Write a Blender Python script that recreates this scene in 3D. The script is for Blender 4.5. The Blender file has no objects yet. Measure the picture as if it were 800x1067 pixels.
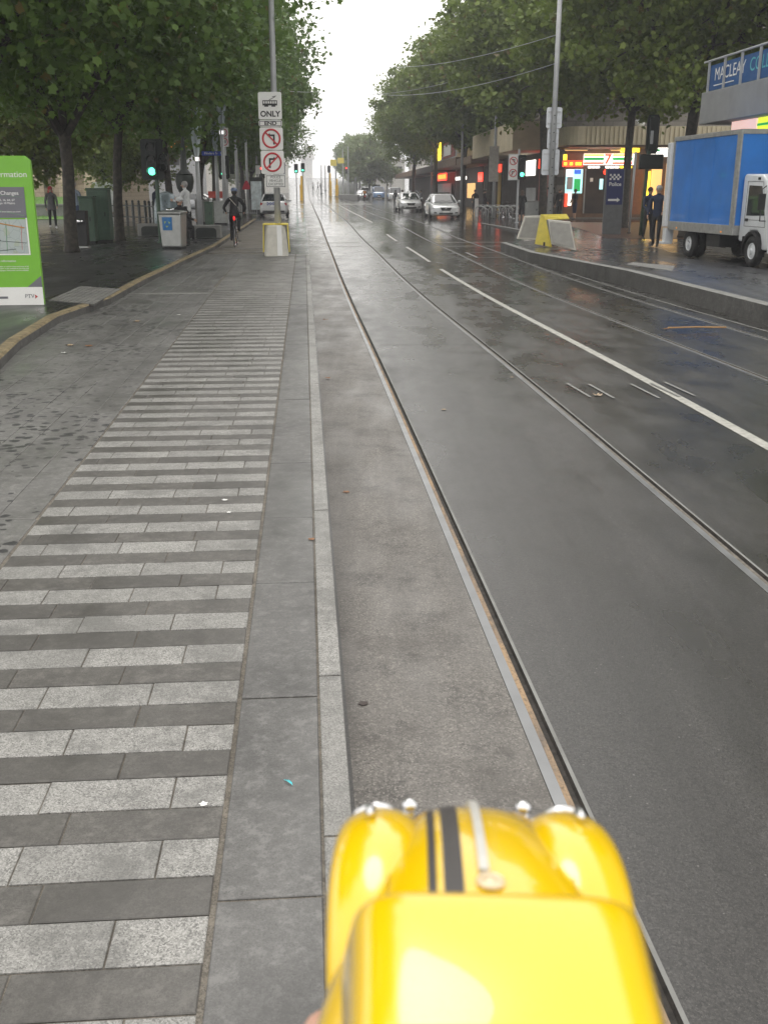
import bpy, bmesh, math, random
import numpy as np
from mathutils import Vector, Matrix
R = math.radians
sc = bpy.context.scene
col = sc.collection

# ------------------------------------------------------------------ camera, sky, sun, exposure
F = 1050.0; CX = 400.0; CY = 533.5; HOR = 198.0; CAMZ = 1.93
PIT = math.atan((CY - HOR) / F); cp, sp = math.cos(PIT), math.sin(PIT)
cam = bpy.data.cameras.new('camera'); camo = bpy.data.objects.new('camera', cam); col.objects.link(camo)
camo.location = (0, 0, CAMZ); camo.rotation_euler = (R(90) - PIT, 0, 0)
cam.sensor_fit = 'HORIZONTAL'; cam.sensor_width = 36; cam.lens = 36 * F / 800
cam.clip_start = 0.01; cam.clip_end = 4000
cam.dof.use_dof = True; cam.dof.focus_distance = 9.0; cam.dof.aperture_fstop = 42
sc.camera = camo
SUN_EL, SUN_AZ = 52.0, 200.0      # sun behind thick cloud, ahead and a little left of the camera
w = bpy.data.worlds.new('World'); sc.world = w; w.use_nodes = True
nt = w.node_tree; bg = nt.nodes['Background']
sky = nt.nodes.new('ShaderNodeTexSky'); sky.sky_type = 'NISHITA'; sky.sun_disc = False
sky.sun_elevation = R(SUN_EL); sky.sun_rotation = R(-8); sky.air_density = 1.5; sky.dust_density = 4
tc = nt.nodes.new('ShaderNodeTexCoord'); nz = nt.nodes.new('ShaderNodeTexNoise'); nz.inputs['Scale'].default_value = 2.2; nz.inputs['Detail'].default_value = 5
rm = nt.nodes.new('ShaderNodeMapRange'); rm.inputs['From Min'].default_value = .3; rm.inputs['From Max'].default_value = .7; rm.inputs['To Min'].default_value = 0.9; rm.inputs['To Max'].default_value = .98
cl = nt.nodes.new('ShaderNodeMix'); cl.data_type = 'RGBA'
CLOUD = 11.5
cl.inputs['B'].default_value = (CLOUD * 1.0, CLOUD * .975, CLOUD * .935, 1)
nt.links.new(tc.outputs['Generated'], nz.inputs['Vector']); nt.links.new(nz.outputs['Fac'], rm.inputs['Value'])
nt.links.new(rm.outputs['Result'], cl.inputs['Factor']); nt.links.new(sky.outputs['Color'], cl.inputs['A'])
nt.links.new(cl.outputs['Result'], bg.inputs['Color']); bg.inputs['Strength'].default_value = 0.13
sl = bpy.data.lights.new('sun', 'SUN'); sl.energy = 0.5; sl.angle = R(20); sl.color = (1, .97, .93)
so = bpy.data.objects.new('sun', sl); col.objects.link(so)
sdir = Vector((-math.sin(R(8)) * math.cos(R(SUN_EL)), math.cos(R(8)) * math.cos(R(SUN_EL)), math.sin(R(SUN_EL))))
so.rotation_euler = sdir.to_track_quat('Z', 'Y').to_euler(); so.location = (0, 0, 60)
vs = sc.view_settings; vs.view_transform = 'Standard'; vs.look = 'None'; vs.gamma = 1; vs.use_curve_mapping = False
vs.exposure = 0.44
sc.render.engine = 'CYCLES'
sc.cycles.max_bounces = 6; sc.cycles.transparent_max_bounces = 6; sc.cycles.volume_bounces = 0
sc.cycles.use_denoising = True

# ------------------------------------------------------------------ pixel rays -> points on the ground
def zr(D):                                  # road level along the street
    def ss(a, b, t):
        t = min(max((t - a) / (b - a), 0), 1); return t * t * (3 - 2 * t)
    z = -0.10 * ss(8, 22, D) + 0.10 * ss(24, 38, D) + 0.28 * ss(38, 62, D) + .16 * ss(62, 125, D)
    if D > 165: z += .022 * (min(D, 470) - 165)
    return z
def ray(x, y):
    u = (x - CX) / F; v = (y - CY) / F
    return u, cp - v * sp, -sp - v * cp
def G(x, y, z=0.0):
    if z is None:                           # onto the road
        z = 0.0
        for _ in range(12):
            d = ray(x, y); t = (z - CAMZ) / d[2]; z = .5 * z + .5 * zr(d[1] * t)
    d = ray(x, y); t = (z - CAMZ) / d[2]
    return Vector((d[0] * t, d[1] * t, z))
def P(x, y, D):
    d = ray(x, y); return Vector((d[0] * D / d[1], D, CAMZ + d[2] * D / d[1]))
TH = math.atan(.0755); ct, st = math.cos(TH), math.sin(TH)
def RF(a, b, z=0.0): return (a * ct - b * st, a * st + b * ct, z)     # street frame: a across, b along
ZP, ZF, ZR = .29, .40, .25                 # tram platform, left footpath, right platform
GAP = .008

# ------------------------------------------------------------------ mesh helper
class MB:
    def __init__(s): s.v = []; s.f = []; s.m = []
    def add(s, vs, fs, mi=0):
        n = len(s.v); s.v += [tuple(v) for v in vs]; s.f += [tuple(i + n for i in f) for f in fs]
        s.m += [mi] * len(fs) if isinstance(mi, int) else list(mi); return s
    def box(s, x0, x1, y0, y1, z0, z1, mi=0):
        return s.add([(x0,y0,z0),(x1,y0,z0),(x1,y1,z0),(x0,y1,z0),(x0,y0,z1),(x1,y0,z1),(x1,y1,z1),(x0,y1,z1)],
                     [(3,2,1,0),(4,5,6,7),(0,1,5,4),(1,2,6,5),(2,3,7,6),(3,0,4,7)], mi)
    def prism(s, poly, z0, z1, mi=0):
        n = len(poly); s.add([(x,y,z0) for x,y in poly] + [(x,y,z1) for x,y in poly],
              [tuple(range(n-1,-1,-1)), tuple(range(n,2*n))] + [(i,(i+1)%n,(i+1)%n+n,i+n) for i in range(n)], mi); return s
    def prismx(s, poly, x0, x1, mi=0):      # poly in (y, z), extruded along x
        n = len(poly); s.add([(x0,y,z) for y,z in poly] + [(x1,y,z) for y,z in poly],
              [tuple(range(n)), tuple(range(2*n-1,n-1,-1))] + [(i+n,(i+1)%n+n,(i+1)%n,i) for i in range(n)], mi); return s
    def prismy(s, poly, y0, y1, mi=0):      # poly in (x, z), extruded along y
        n = len(poly); s.add([(x,y0,z) for x,z in poly] + [(x,y1,z) for x,z in poly],
              [tuple(range(n)), tuple(range(2*n-1,n-1,-1))] + [(i,i+n,(i+1)%n+n,(i+1)%n) for i in range(n)], mi); return s
    def quad(s, a, b, c, d, mi=0): return s.add([a,b,c,d], [(0,1,2,3)], mi)
    def loft(s, rings, mi=0, caps=True):
        n = len(rings[0]); V = [p for r in rings for p in r]; Fc = []
        for k in range(len(rings)-1):
            for i in range(n):
                j = (i+1) % n; Fc.append((k*n+i, k*n+j, (k+1)*n+j, (k+1)*n+i))
        if caps: Fc += [tuple(range(n-1,-1,-1)), tuple((len(rings)-1)*n+i for i in range(n))]
        return s.add(V, Fc, mi)
    def tube(s, pts, rad, n=8, mi=0, caps=True):
        pts = [Vector(p) for p in pts]; rad = rad if hasattr(rad, '__len__') else [rad]*len(pts)
        rings = []; up = None
        for i, p in enumerate(pts):
            t = (pts[min(i+1,len(pts)-1)] - pts[max(i-1,0)]).normalized()
            if up is None: up = Vector((0,0,1)) if abs(t.z) < .9 else Vector((1,0,0))
            a = t.cross(up); a = a.normalized() if a.length > 1e-6 else Vector((1,0,0)); b = a.cross(t).normalized(); up = b
            rings.append([tuple(p + (a*math.cos(2*math.pi*k/n) + b*math.sin(2*math.pi*k/n))*rad[i]) for k in range(n)])
        return s.loft(rings, mi, caps)
    def ring(s, c, r, rt, n=28, m=8, axis='x', mi=0):   # torus
        V = []; Fc = []
        for i in range(n):
            A = 2*math.pi*i/n
            for j in range(m):
                B = 2*math.pi*j/m; q = r + rt*math.cos(B); h = rt*math.sin(B)
                p = (h, q*math.cos(A), q*math.sin(A)) if axis == 'x' else (q*math.cos(A), h, q*math.sin(A)) if axis == 'y' else (q*math.cos(A), q*math.sin(A), h)
                V.append((c[0]+p[0], c[1]+p[1], c[2]+p[2])); Fc.append((i*m+j, ((i+1)%n)*m+j, ((i+1)%n)*m+(j+1)%m, i*m+(j+1)%m))
        return s.add(V, Fc, mi)
    def cyl(s, c, r, h, axis='z', n=20, mi=0, r2=None):
        c = Vector(c); d = Vector({'x':(1,0,0),'y':(0,1,0),'z':(0,0,1)}[axis]) * h
        return s.tube([c, c + d], [r, r if r2 is None else r2], n, mi)
    def ell(s, c, r, n=14, m=9, mi=0, rot=None):
        rings = []
        for j in range(1, m):
            t = math.pi*j/m
            rings.append([Vector((r[0]*math.sin(t)*math.cos(2*math.pi*k/n), r[1]*math.sin(t)*math.sin(2*math.pi*k/n), -r[2]*math.cos(t))) for k in range(n)])
        if rot: rings = [[rot @ p for p in q] for q in rings]
        rings = [[tuple(p + Vector(c)) for p in q] for q in rings]
        return s.loft(rings, mi)
    def xf(s, M):
        s.v = [tuple(M @ Vector(v)) for v in s.v]; return s
    def build(s, name, mats, parent=None, smooth=False, bevel=0, sub=0, loc=None, seg=2):
        me = bpy.data.meshes.new(name); me.from_pydata(s.v, [], s.f)
        mats = mats if isinstance(mats, (list, tuple)) else [mats]
        for m in mats: me.materials.append(m)
        me.polygons.foreach_set('material_index', s.m)
        if smooth: me.polygons.foreach_set('use_smooth', [True]*len(s.f))
        me.update()
        o = bpy.data.objects.new(name, me); col.objects.link(o)
        if parent: o.parent = parent
        if loc: o.location = loc
        if bevel:
            b = o.modifiers.new('bevel', 'BEVEL'); b.width = bevel; b.segments = seg; b.limit_method = 'ANGLE'; b.angle_limit = R(35)
            if smooth: b.harden_normals = False
        if sub:
            q = o.modifiers.new('sub', 'SUBSURF'); q.levels = sub; q.render_levels = sub
        return o
def tag(o, label=None, cat=None, group=None, kind=None):
    for k, v in (('label', label), ('category', cat), ('group', group), ('kind', kind)):
        if v: o[k] = v
    return o
def empty(name, loc=(0,0,0), rz=0.0, label=None, cat=None, group=None):
    o = bpy.data.objects.new(name, None); col.objects.link(o); o.location = loc; o.rotation_euler = (0, 0, rz)
    o.empty_display_size = .1
    return tag(o, label, cat, group)
def copy_tree(o, parent=None):
    c = o.copy(); col.objects.link(c)
    if parent: c.parent = parent
    for ch in [q for q in bpy.data.objects if q.parent == o]: copy_tree(ch, c)
    return c
def put(o, loc, rz=0.0, label=None, scale=None, group=None):
    o.location = loc; o.rotation_euler = (0, 0, rz)
    if label: o['label'] = label
    if group: o['group'] = group
    if scale: o.scale = (scale,)*3 if not hasattr(scale, '__len__') else scale
    return o
def text(s, size, mat, parent, loc, rot=(R(90),0,0), ext=.001, align='CENTER', name='lettering', sx=1.0, bold=0.0):
    c = bpy.data.curves.new('t', 'FONT'); c.body = s; c.size = size; c.extrude = ext; c.align_x = align; c.align_y = 'CENTER'; c.offset = bold
    o = bpy.data.objects.new('t', c); col.objects.link(o)
    me = bpy.data.meshes.new_from_object(o.evaluated_get(bpy.context.evaluated_depsgraph_get()))
    bpy.data.objects.remove(o); bpy.data.curves.remove(c)
    me.materials.clear(); me.materials.append(mat)
    q = bpy.data.objects.new(name, me); col.objects.link(q); q.parent = parent; q.location = loc; q.rotation_euler = rot; q.scale = (sx, 1, 1)
    return q

# ------------------------------------------------------------------ materials
def srgb(r, g, b):
    f = lambda c: (c/255/12.92) if c/255 <= .04045 else ((c/255+.055)/1.055)**2.4
    return (f(r), f(g), f(b), 1)
class NT:
    def __init__(s, name):
        s.mat = bpy.data.materials.new(name); s.mat.use_nodes = True; s.t = s.mat.node_tree
        s.b = s.t.nodes['Principled BSDF']; s.co = s.n('ShaderNodeTexCoord').outputs['Object']; s.geo = s.n('ShaderNodeNewGeometry')
    def n(s, k): return s.t.nodes.new(k)
    def l(s, a, b): s.t.links.new(a, b)
    def noise(s, scale, detail=4, rough=.55, vec=None, stretch=None):
        n = s.n('ShaderNodeTexNoise'); n.inputs['Scale'].default_value = scale; n.inputs['Detail'].default_value = detail; n.inputs['Roughness'].default_value = rough
        v = vec or s.co
        if stretch:
            m = s.n('ShaderNodeMapping'); m.inputs['Scale'].default_value = stretch; m.inputs['Rotation'].default_value = (0,0,TH if len(stretch) == 3 else 0); s.l(v, m.inputs['Vector']); v = m.outputs['Vector']
        s.l(v, n.inputs['Vector']); return n.outputs['Fac']
    def ramp(s, fac, lo, hi, a=0.0, b=1.0):
        m = s.n('ShaderNodeMapRange'); m.inputs['From Min'].default_value = lo; m.inputs['From Max'].default_value = hi
        m.inputs['To Min'].default_value = a; m.inputs['To Max'].default_value = b; s.l(fac, m.inputs['Value']); return m.outputs['Result']
    def mix(s, fac, A, B, mode='MIX'):
        m = s.n('ShaderNodeMix'); m.data_type = 'RGBA'; m.blend_type = mode
        if hasattr(fac, 'is_linked'): s.l(fac, m.inputs['Factor'])
        else: m.inputs['Factor'].default_value = fac
        for k, q in (('A', A), ('B', B)):
            if hasattr(q, 'is_linked'): s.l(q, m.inputs[k])
            else: m.inputs[k].default_value = tuple(q) if len(q) == 4 else tuple(q) + (1,)
        return m.outputs['Result']
    def math(s, op, a, b):
        m = s.n('ShaderNodeMath'); m.operation = op
        for i, q in enumerate((a, b)):
            if hasattr(q, 'is_linked'): s.l(q, m.inputs[i])
            else: m.inputs[i].default_value = q
        return m.outputs[0]
    def bump(s, h, strength, dist=.01):
        b = s.n('ShaderNodeBump'); b.inputs['Strength'].default_value = strength; b.inputs['Distance'].default_value = dist
        s.l(h, b.inputs['Height']); s.l(b.outputs['Normal'], s.b.inputs['Normal'])
    def set(s, **k):
        for n, v in k.items():
            i = s.b.inputs[n.replace('_', ' ')]
            if hasattr(v, 'is_linked'): s.l(v, i)
            else: i.default_value = v
        return s.mat
def M(name, c, rough=.6, metal=0.0, var=.18, scale=6.0, bump=0.0, spec=.5, coat=0.0, isl=0.0):
    t = NT(name); c = tuple(c[:3])
    lo = tuple(x*(1-var) for x in c); hi = tuple(min(1, x*(1+var)) for x in c)
    k = t.mix(t.ramp(t.noise(scale, 5), .3, .7), lo, hi)
    if isl: k = t.mix(t.ramp(t.geo.outputs['Random Per Island'], 0, 1, 0, isl), k, tuple(x*.35 for x in c))
    if bump: t.bump(t.noise(scale*9, 4), bump)
    t.set(Base_Color=k, Roughness=t.ramp(t.noise(scale*1.7, 3), .3, .7, max(0, rough-.07), min(1, rough+.07)), Metallic=metal, Specular_IOR_Level=spec, Coat_Weight=coat, Coat_Roughness=.04)
    return t.mat
def EM(name, c, e):
    t = NT(name); t.set(Base_Color=tuple(c[:3])+(1,), Emission_Color=tuple(c[:3])+(1,), Emission_Strength=e, Roughness=.4); return t.mat
def glass(name, c=(.02,.025,.03), rough=.04):
    t = NT(name); t.set(Base_Color=tuple(c)+(1,), Roughness=rough, Specular_IOR_Level=.9, Coat_Weight=.3); return t.mat

def asphalt(name, c1, c2, wet=.5, grain=1.0, dust=0.0):
    t = NT(name)
    fine = t.noise(160, 3, .7); agg = t.noise(55, 4, .7); big = t.noise(.55, 5, .6, stretch=(1.6, .35, 1)); pat = t.noise(1.7, 3, .55, stretch=(1.4, .6, 1))
    c = t.mix(t.ramp(big, .35, .65), c1, c2)
    c = t.mix(t.ramp(agg, .42, .62, 0, .6*grain), c, tuple(min(1, x*2.1) for x in c1[:3]))
    c = t.mix(t.ramp(t.noise(80, 2, .6), .5, .62, 0, .55*grain), c, tuple(x*.35 for x in c1[:3]))
    c = t.mix(t.ramp(fine, .56, .68, 0, .5*grain), c, (.30, .28, .26))
    c = t.mix(t.ramp(t.noise(9, 6, .75), .58, .72, 0, .35), c, tuple(x*.45 for x in c1[:3]))
    if dust:
        c = t.mix(t.math('MULTIPLY', t.ramp(pat, .45, .65, 0, dust), t.ramp(t.noise(26, 6, .8), .35, .6, .25, 1)), c, (.20, .178, .155))
        c = t.mix(t.ramp(t.noise(3.2, 7, .75), .52, .64, 0, .75), c, (.040,.036,.033))
    va = t.n('ShaderNodeTexVoronoi'); va.inputs['Scale'].default_value = 150; t.l(t.co, va.inputs['Vector']); sv_ = t.n('ShaderNodeSeparateColor'); t.l(va.outputs['Color'], sv_.inputs[0])
    c = t.mix(t.ramp(sv_.outputs[0], .62, 1.0, 0, .85*grain), c, tuple(min(1, x*3.4) for x in c1[:3]))
    c = t.mix(t.ramp(sv_.outputs[1], .6, 1.0, 0, .75*grain), c, tuple(x*.2 for x in c1[:3]))
    va2 = t.n('ShaderNodeTexVoronoi'); va2.inputs['Scale'].default_value = 60; t.l(t.co, va2.inputs['Vector']); sv2 = t.n('ShaderNodeSeparateColor'); t.l(va2.outputs['Color'], sv2.inputs[0])
    c = t.mix(t.ramp(sv2.outputs[2], .75, 1.0, 0, .45*grain), c, tuple(min(1, x*2.4) for x in c1[:3]))
    # faint wheel-path streaks along the street
    c = t.mix(t.ramp(t.noise(1.0, 5, .6, stretch=(3.2, .12, 1)), .42, .62, 0, .5), c, tuple(x*.55 for x in c1[:3]))
    if dust: c = t.mix(t.ramp(t.noise(1.9, 7, .75), .50, .62, 0, .42), c, (.045,.038,.032))
    # sparse pale stone chips
    vo = t.n('ShaderNodeTexVoronoi'); vo.inputs['Scale'].default_value = 17; t.l(t.co, vo.inputs['Vector'])
    c = t.mix(t.ramp(vo.outputs['Distance'], .05, .07, .35, 0), c, (.42, .40, .38))
    mask = t.ramp(t.math('ADD', t.math('MULTIPLY', big, .55), t.math('MULTIPLY', pat, .45)), .44 - .14*wet*2, .68 - .1*wet)
    c = t.mix(t.math('MULTIPLY', mask, .45), c, tuple(x*.35 for x in c1[:3]))
    t.bump(t.math('ADD', t.math('MULTIPLY', agg, .8), t.math('MULTIPLY', fine, .5)), .22, .004)
    sp3 = t.n('ShaderNodeSeparateXYZ'); t.l(t.co, sp3.inputs[0]); far_ = t.ramp(sp3.outputs['Y'], 9, 50)
    rgh = t.math('ADD', t.math('MULTIPLY', mask, -.38), .62); rgh = t.math('MULTIPLY', rgh, t.math('SUBTRACT', 1.0, t.math('MULTIPLY', far_, .62)))
    bn = [n_ for n_ in t.t.nodes if n_.type == 'BUMP'][0]; t.l(t.math('MULTIPLY', t.math('SUBTRACT', 1.0, t.math('MULTIPLY', far_, .9)), .34), bn.inputs['Strength'])
    return t.set(Base_Color=c, Roughness=rgh, Specular_IOR_Level=.55 if wet > .4 else .5)
def stone(name, c, speck, sc_=220, amt=.6, rough=.6, spots=0.0, blotch=.35, isl=.2, wetness=.2):
    t = NT(name)
    s1 = t.noise(sc_, 3, .8); s2 = t.noise(sc_*.45, 3, .7)
    k = t.mix(t.ramp(s1, .42, .62, 0, amt), c, speck)
    k = t.mix(t.ramp(s2, .5, .68, 0, amt*.7), k, tuple(x*.45 for x in c[:3]))
    va = t.n('ShaderNodeTexVoronoi'); va.inputs['Scale'].default_value = 260; t.l(t.co, va.inputs['Vector']); sv_ = t.n('ShaderNodeSeparateColor'); t.l(va.outputs['Color'], sv_.inputs[0])
    k = t.mix(t.ramp(sv_.outputs[0], .55, .9, 0, amt), k, speck); k = t.mix(t.ramp(sv_.outputs[1], .62, .9, 0, amt), k, tuple(x*.3 for x in c[:3]))
    k = t.mix(t.ramp(t.noise(17, 8, .8), .50, .60, 0, .7*min(1.0, .1/c[0])), k, tuple(x*1.9 for x in c[:3]))
    k = t.mix(t.ramp(t.noise(2.6, 8, .8), .48, .60, 0, .6), k, tuple(x*.5 for x in c[:3]))
    k = t.mix(t.ramp(t.noise(38, 5, .8), .60, .68, 0, .55), k, tuple(x*.35 for x in c[:3]))
    k = t.mix(t.ramp(t.noise(5, 6, .7), .5, .7, 0, blotch), k, tuple(x*.5 for x in c[:3]))
    k = t.mix(t.ramp(t.geo.outputs['Random Per Island'], 0, 1, 0, isl), k, tuple(x*.6 for x in c[:3]))
    if spots:
        dv = t.n('ShaderNodeTexNoise'); dv.inputs['Scale'].default_value = 14; t.l(t.co, dv.inputs['Vector'])
        ad = t.n('ShaderNodeVectorMath'); ad.operation = 'MULTIPLY_ADD'; t.l(dv.outputs['Color'], ad.inputs[0]); ad.inputs[1].default_value = (.07,.07,0); t.l(t.co, ad.inputs[2])
        vo = t.n('ShaderNodeTexVoronoi'); vo.inputs['Scale'].default_value = 11; t.l(ad.outputs[0], vo.inputs['Vector'])
        sz = t.ramp(t.noise(.9, 4, .6), .36, .60, .02, .42)
        d = t.math('LESS_THAN', vo.outputs['Distance'], sz)
        k = t.mix(t.math('MULTIPLY', d, spots), k, (.018,.018,.02))
        big = t.noise(.8, 5, .7, stretch=(2.2,.5,1)); k = t.mix(t.ramp(big, .5, .66, 0, .5), k, tuple(x*.5 for x in c[:3]))
    t.bump(t.noise(sc_*.6, 3, .7), .22, .002)
    r = t.ramp(t.noise(1.3, 5, .6, stretch=(1.4,.7,1)), .35, .65, rough-wetness, rough+.1)
    return t.set(Base_Color=k, Roughness=r)
def brickmat(name, c1, c2, mortar, sc_=1.0, w_=.5, h_=.25, ms=.012, axis='xz', rough=.8):
    t = NT(name); b = t.n('ShaderNodeTexBrick'); b.inputs['Scale'].default_value = sc_; b.inputs['Brick Width'].default_value = w_; b.inputs['Row Height'].default_value = h_; b.inputs['Mortar Size'].default_value = ms
    b.inputs['Color1'].default_value = c1; b.inputs['Color2'].default_value = c2; b.inputs['Mortar'].default_value = mortar
    if axis == 'xz':
        m = t.n('ShaderNodeMapping'); m.inputs['Rotation'].default_value = (R(-90), 0, 0); t.l(t.co, m.inputs['Vector']); t.l(m.outputs['Vector'], b.inputs['Vector'])
    elif axis == 'yz':
        s_ = t.n('ShaderNodeSeparateXYZ'); cb = t.n('ShaderNodeCombineXYZ'); t.l(t.co, s_.inputs[0]); t.l(s_.outputs['Y'], cb.inputs['X']); t.l(s_.outputs['Z'], cb.inputs['Y']); t.l(cb.outputs[0], b.inputs['Vector'])
    else: t.l(t.co, b.inputs['Vector'])
    k = t.mix(t.ramp(t.noise(2.5, 6, .7), .4, .7, 0, .5), b.outputs['Color'], tuple(x*.5 for x in c1[:3]))
    t.bump(b.outputs['Fac'], -.3, .01)
    return t.set(Base_Color=k, Roughness=rough)

m = {}
m['asphalt'] = asphalt('wet_asphalt', (.026,.0245,.023), (.046,.043,.040), wet=.75)
m['lane'] = asphalt('dusty_asphalt', (.112,.104,.094), (.148,.137,.124), wet=.02, dust=.5, grain=.6)
m['foot'] = asphalt('footpath_asphalt', (.045,.045,.046), (.06,.06,.062), wet=.35, grain=.6)
m['rplat'] = asphalt('platform_asphalt', (.05,.052,.056), (.075,.076,.082), wet=.5, grain=.6)
m['grout'] = stone('sandy_grout', (.12,.105,.085), (.22,.20,.17), 120, .6, .85)
m['granite'] = stone('pale_granite', (.20,.197,.185), (.42,.41,.39), 170, .7, .62, 0, .3, .4)
m['blue'] = stone('bluestone', (.086,.081,.074), (.16,.152,.14), 150, .35, .55, 0, .45, .55)
m['slate'] = stone('smooth_bluestone', (.090,.088,.085), (.16,.157,.15), 150, .3, .50, 0, .4, .35, .22)
m['lanepave'] = stone('spotted_bluestone', (.150,.146,.138), (.19,.19,.19), 150, .3, .55, .85, .25, .25)
m['yellowkerb'] = M('worn_yellow_kerb', (.21,.165,.09), .8, 0, .45, 9, .4)
m['kerb'] = stone('kerb_bluestone', (.085,.083,.078), (.15,.147,.14), 60, .4, .7)
m['conc'] = M('pale_concrete', (.56,.54,.48), .8, 0, .12, 5, .25)
m['concd'] = M('grey_concrete', (.20,.20,.19), .8, 0, .2, 4, .25)
m['scuff'] = M('scuffed_line', (.20,.20,.19), .6, 0, .3, 25)
m['white'] = M('road_paint', (.36,.355,.32), .6, 0, .25, 14, .2)
m['steel'] = M('rail_steel', (.21,.215,.22), .36, .5, .15, 3)
m['railside'] = M('rail_side_grime', (.13,.115,.095), .7, 0, .4, 20, .3)
m['groove'] = M('groove_grit', (.040,.035,.030), .8, 0, .5, 25, .5)
_r = NT('rail_rust'); _c = _r.mix(_r.ramp(_r.noise(2.3, 6, .75, stretch=(3,.6,1)), .42, .60), (.34,.235,.14), (.16,.13,.105)); _c = _r.mix(_r.ramp(_r.noise(45, 5, .7), .5, .65, 0, .6), _c, (.07,.055,.045)); _r.bump(_r.noise(60,4),.5,.006); m['rust'] = _r.set(Base_Color=_c, Roughness=.85)
m['dark'] = M('dark_rubber', (.018,.018,.018), .7, 0, .3)
m['pole'] = M('galvanised_pole', (.40,.41,.42), .5, .15, .1, 4)
m['signwhite'] = M('sign_white', (.74,.74,.72), .45, 0, .04)
m['signback'] = M('sign_back', (.50,.52,.55), .45, .5, .06)
m['signred'] = M('sign_red', (.50,.02,.03), .4, 0, .05)
m['black'] = M('black_paint', (.012,.012,.013), .5, 0, .2)
m['yellow'] = M('barrier_yellow', (.75,.62,.10), .55, 0, .10, 6)
m['greensign'] = M('green_panel', (.16,.42,.025), .4, 0, .04)
m['greybox'] = M('panel_grey', (.14,.14,.16), .5, 0, .05)
m['greencab'] = M('green_cabinet', (.045,.085,.055), .55, 0, .15)
m['totemsteel'] = M('brushed_dark_steel', (.14,.145,.15), .4, .4, .15, 5)
m['ssteel'] = M('stainless', (.40,.41,.40), .35, .7, .12, 5)
m['skin'] = M('skin', (.45,.27,.19), .55, 0, .06)
m['chrome'] = M('chrome', (.75,.75,.76), .12, 1, .03)
m['iron'] = M('dark_iron', (.02,.025,.022), .5, .2, .2)
m['glassd'] = glass('dark_glass')

# ------------------------------------------------------------------ road, rails, platforms, footpaths
def S(name, mb, mats, **k): return tag(mb.build(name, mats, **k), kind='structure')
TR1, TR2, GA = .815, 4.90, 1.44
def rail_profile(a):       # running head, tan strip, groove, lip
    return [(a-.042,0,'a'),(a-.040,.003,'s'),(a+.002,.003,'s'),(a+.004,.000,'r'),(a+.026,.000,'r'),(a+.029,-.018,'g'),(a+.052,-.018,'g'),(a+.058,.0,'l'),(a+.072,.0,'l')]
prof = [(-420,0,'a'),(-60,0,'a'),(-12,0,'a'),(-4,0,'a'),(.02,0,'a'),(.12,0,'d')]
for k, a in enumerate((TR1, TR1+1.50, TR2, TR2+GA)):
    rp = rail_profile(a)
    if k == 0: rp[0] = (rp[0][0], 0, 'd')
    prof += rp
prof += [(7.3,0,'a'),(10,0,'a'),(20,0,'a'),(60,0,'a'),(420,0,'a')]
mi = {'a':0,'d':1,'s':2,'r':3,'g':4,'l':5}
bs = [-6,0,1,1.5,2,2.5,3,3.5,4,5,6,7,8,9,10,11,12,13,14,16,18,20,22,24,26,28,30,32,34,36,38,41,44,47,50,54,58,62,67,72,80,90,100,112,125,140,152,165,180,200,240,280,330,380,430,470,520,640,760,900]
road = MB(); V = []; 
random.seed(3)
for b in bs:
    for a, dz, _ in prof:
        bb = b
        x, y, _z = RF(a, b); V.append((x, y, zr(max(0, y if abs(a) < 60 else b)) + dz))
n = len(prof); Fs = []; Ms = []
for i in range(len(bs)-1):
    for j in range(n-1):
        Fs.append((i*n+j, i*n+j+1, (i+1)*n+j+1, (i+1)*n+j))
        # material of the strip starting at point j
        kk = prof[j][2]; nx = prof[j+1][2]
        mm = 'a'
        if kk == 'd' and nx == 'd': mm = 'd'
        elif kk == 's' : mm = 's' if nx == 's' else 'r'
        elif kk == 'r': mm = 'r' if nx == 'r' else 'g'
        elif kk == 'g': mm = 'g'
        elif kk == 'l': mm = 'l' if nx == 'l' else 'a'
        elif nx == 's': mm = 'g'
        Ms.append(6 if mm == 'r' and prof[j][0] > 1.5 else mi[mm])
road.add(V, Fs, Ms)
S('road', road, [m['asphalt'], m['lane'], m['steel'], m['rust'], m['groove'], m['concd'], m['railside']])

def sheet(mb, a0, a1, b0, b1, dz=.004, mi=0, step=3.0):     # a painted sheet following the road level
    k = max(1, int(math.ceil((b1-b0)/step)))
    cut = sorted(set([b0, b1] + [b for b in bs if b0 < b < b1]))
    def Z(a, b):
        import bisect
        x, y, _ = RF(a, b)
        def zz(bv): return zr(max(0, RF(a, bv)[1]))
        i = max(1, min(len(bs)-1, bisect.bisect_left(bs, b))); f = (b-bs[i-1])/(bs[i]-bs[i-1])
        return zz(bs[i-1])*(1-f) + zz(bs[i])*f
    for i in range(len(cut)-1):
        c0, c1 = cut[i], cut[i+1]
        q = [RF(a0,c0), RF(a1,c0), RF(a1,c1), RF(a0,c1)]; zs = [Z(a0,c0), Z(a1,c0), Z(a1,c1), Z(a0,c1)]
        mb.quad(*[(p[0], p[1], z+dz) for p, z in zip(q, zs)], mi)
mk = MB()
AW = 3.60
sheet(mk, AW-.055, AW+.055, 4.5, 27.5)                    # long lane line
for b0, b1 in ((30, 37), (41, 46)): sheet(mk, AW-.05, AW+.05, b0, b1)
sheet(mk, AW-.02, AW+.12, 57, 112, .006)
for b0 in (50, 56, 62, 69, 77, 86): sheet(mk, -1.15, -1.02, b0, b0+2.6, .006)
for dx in (-.42,-.2,.24,.46,.62):                          # scuffed tyre-like scratches across the line
    x0, y0 = 2.42+dx, 9.9+abs(dx)*.3
    mk.quad((x0,y0-.3,.006),(x0+.03,y0-.3,.006),(x0+.03-.10,y0+.45,.006),(x0-.10,y0+.45,.006), 1)
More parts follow.
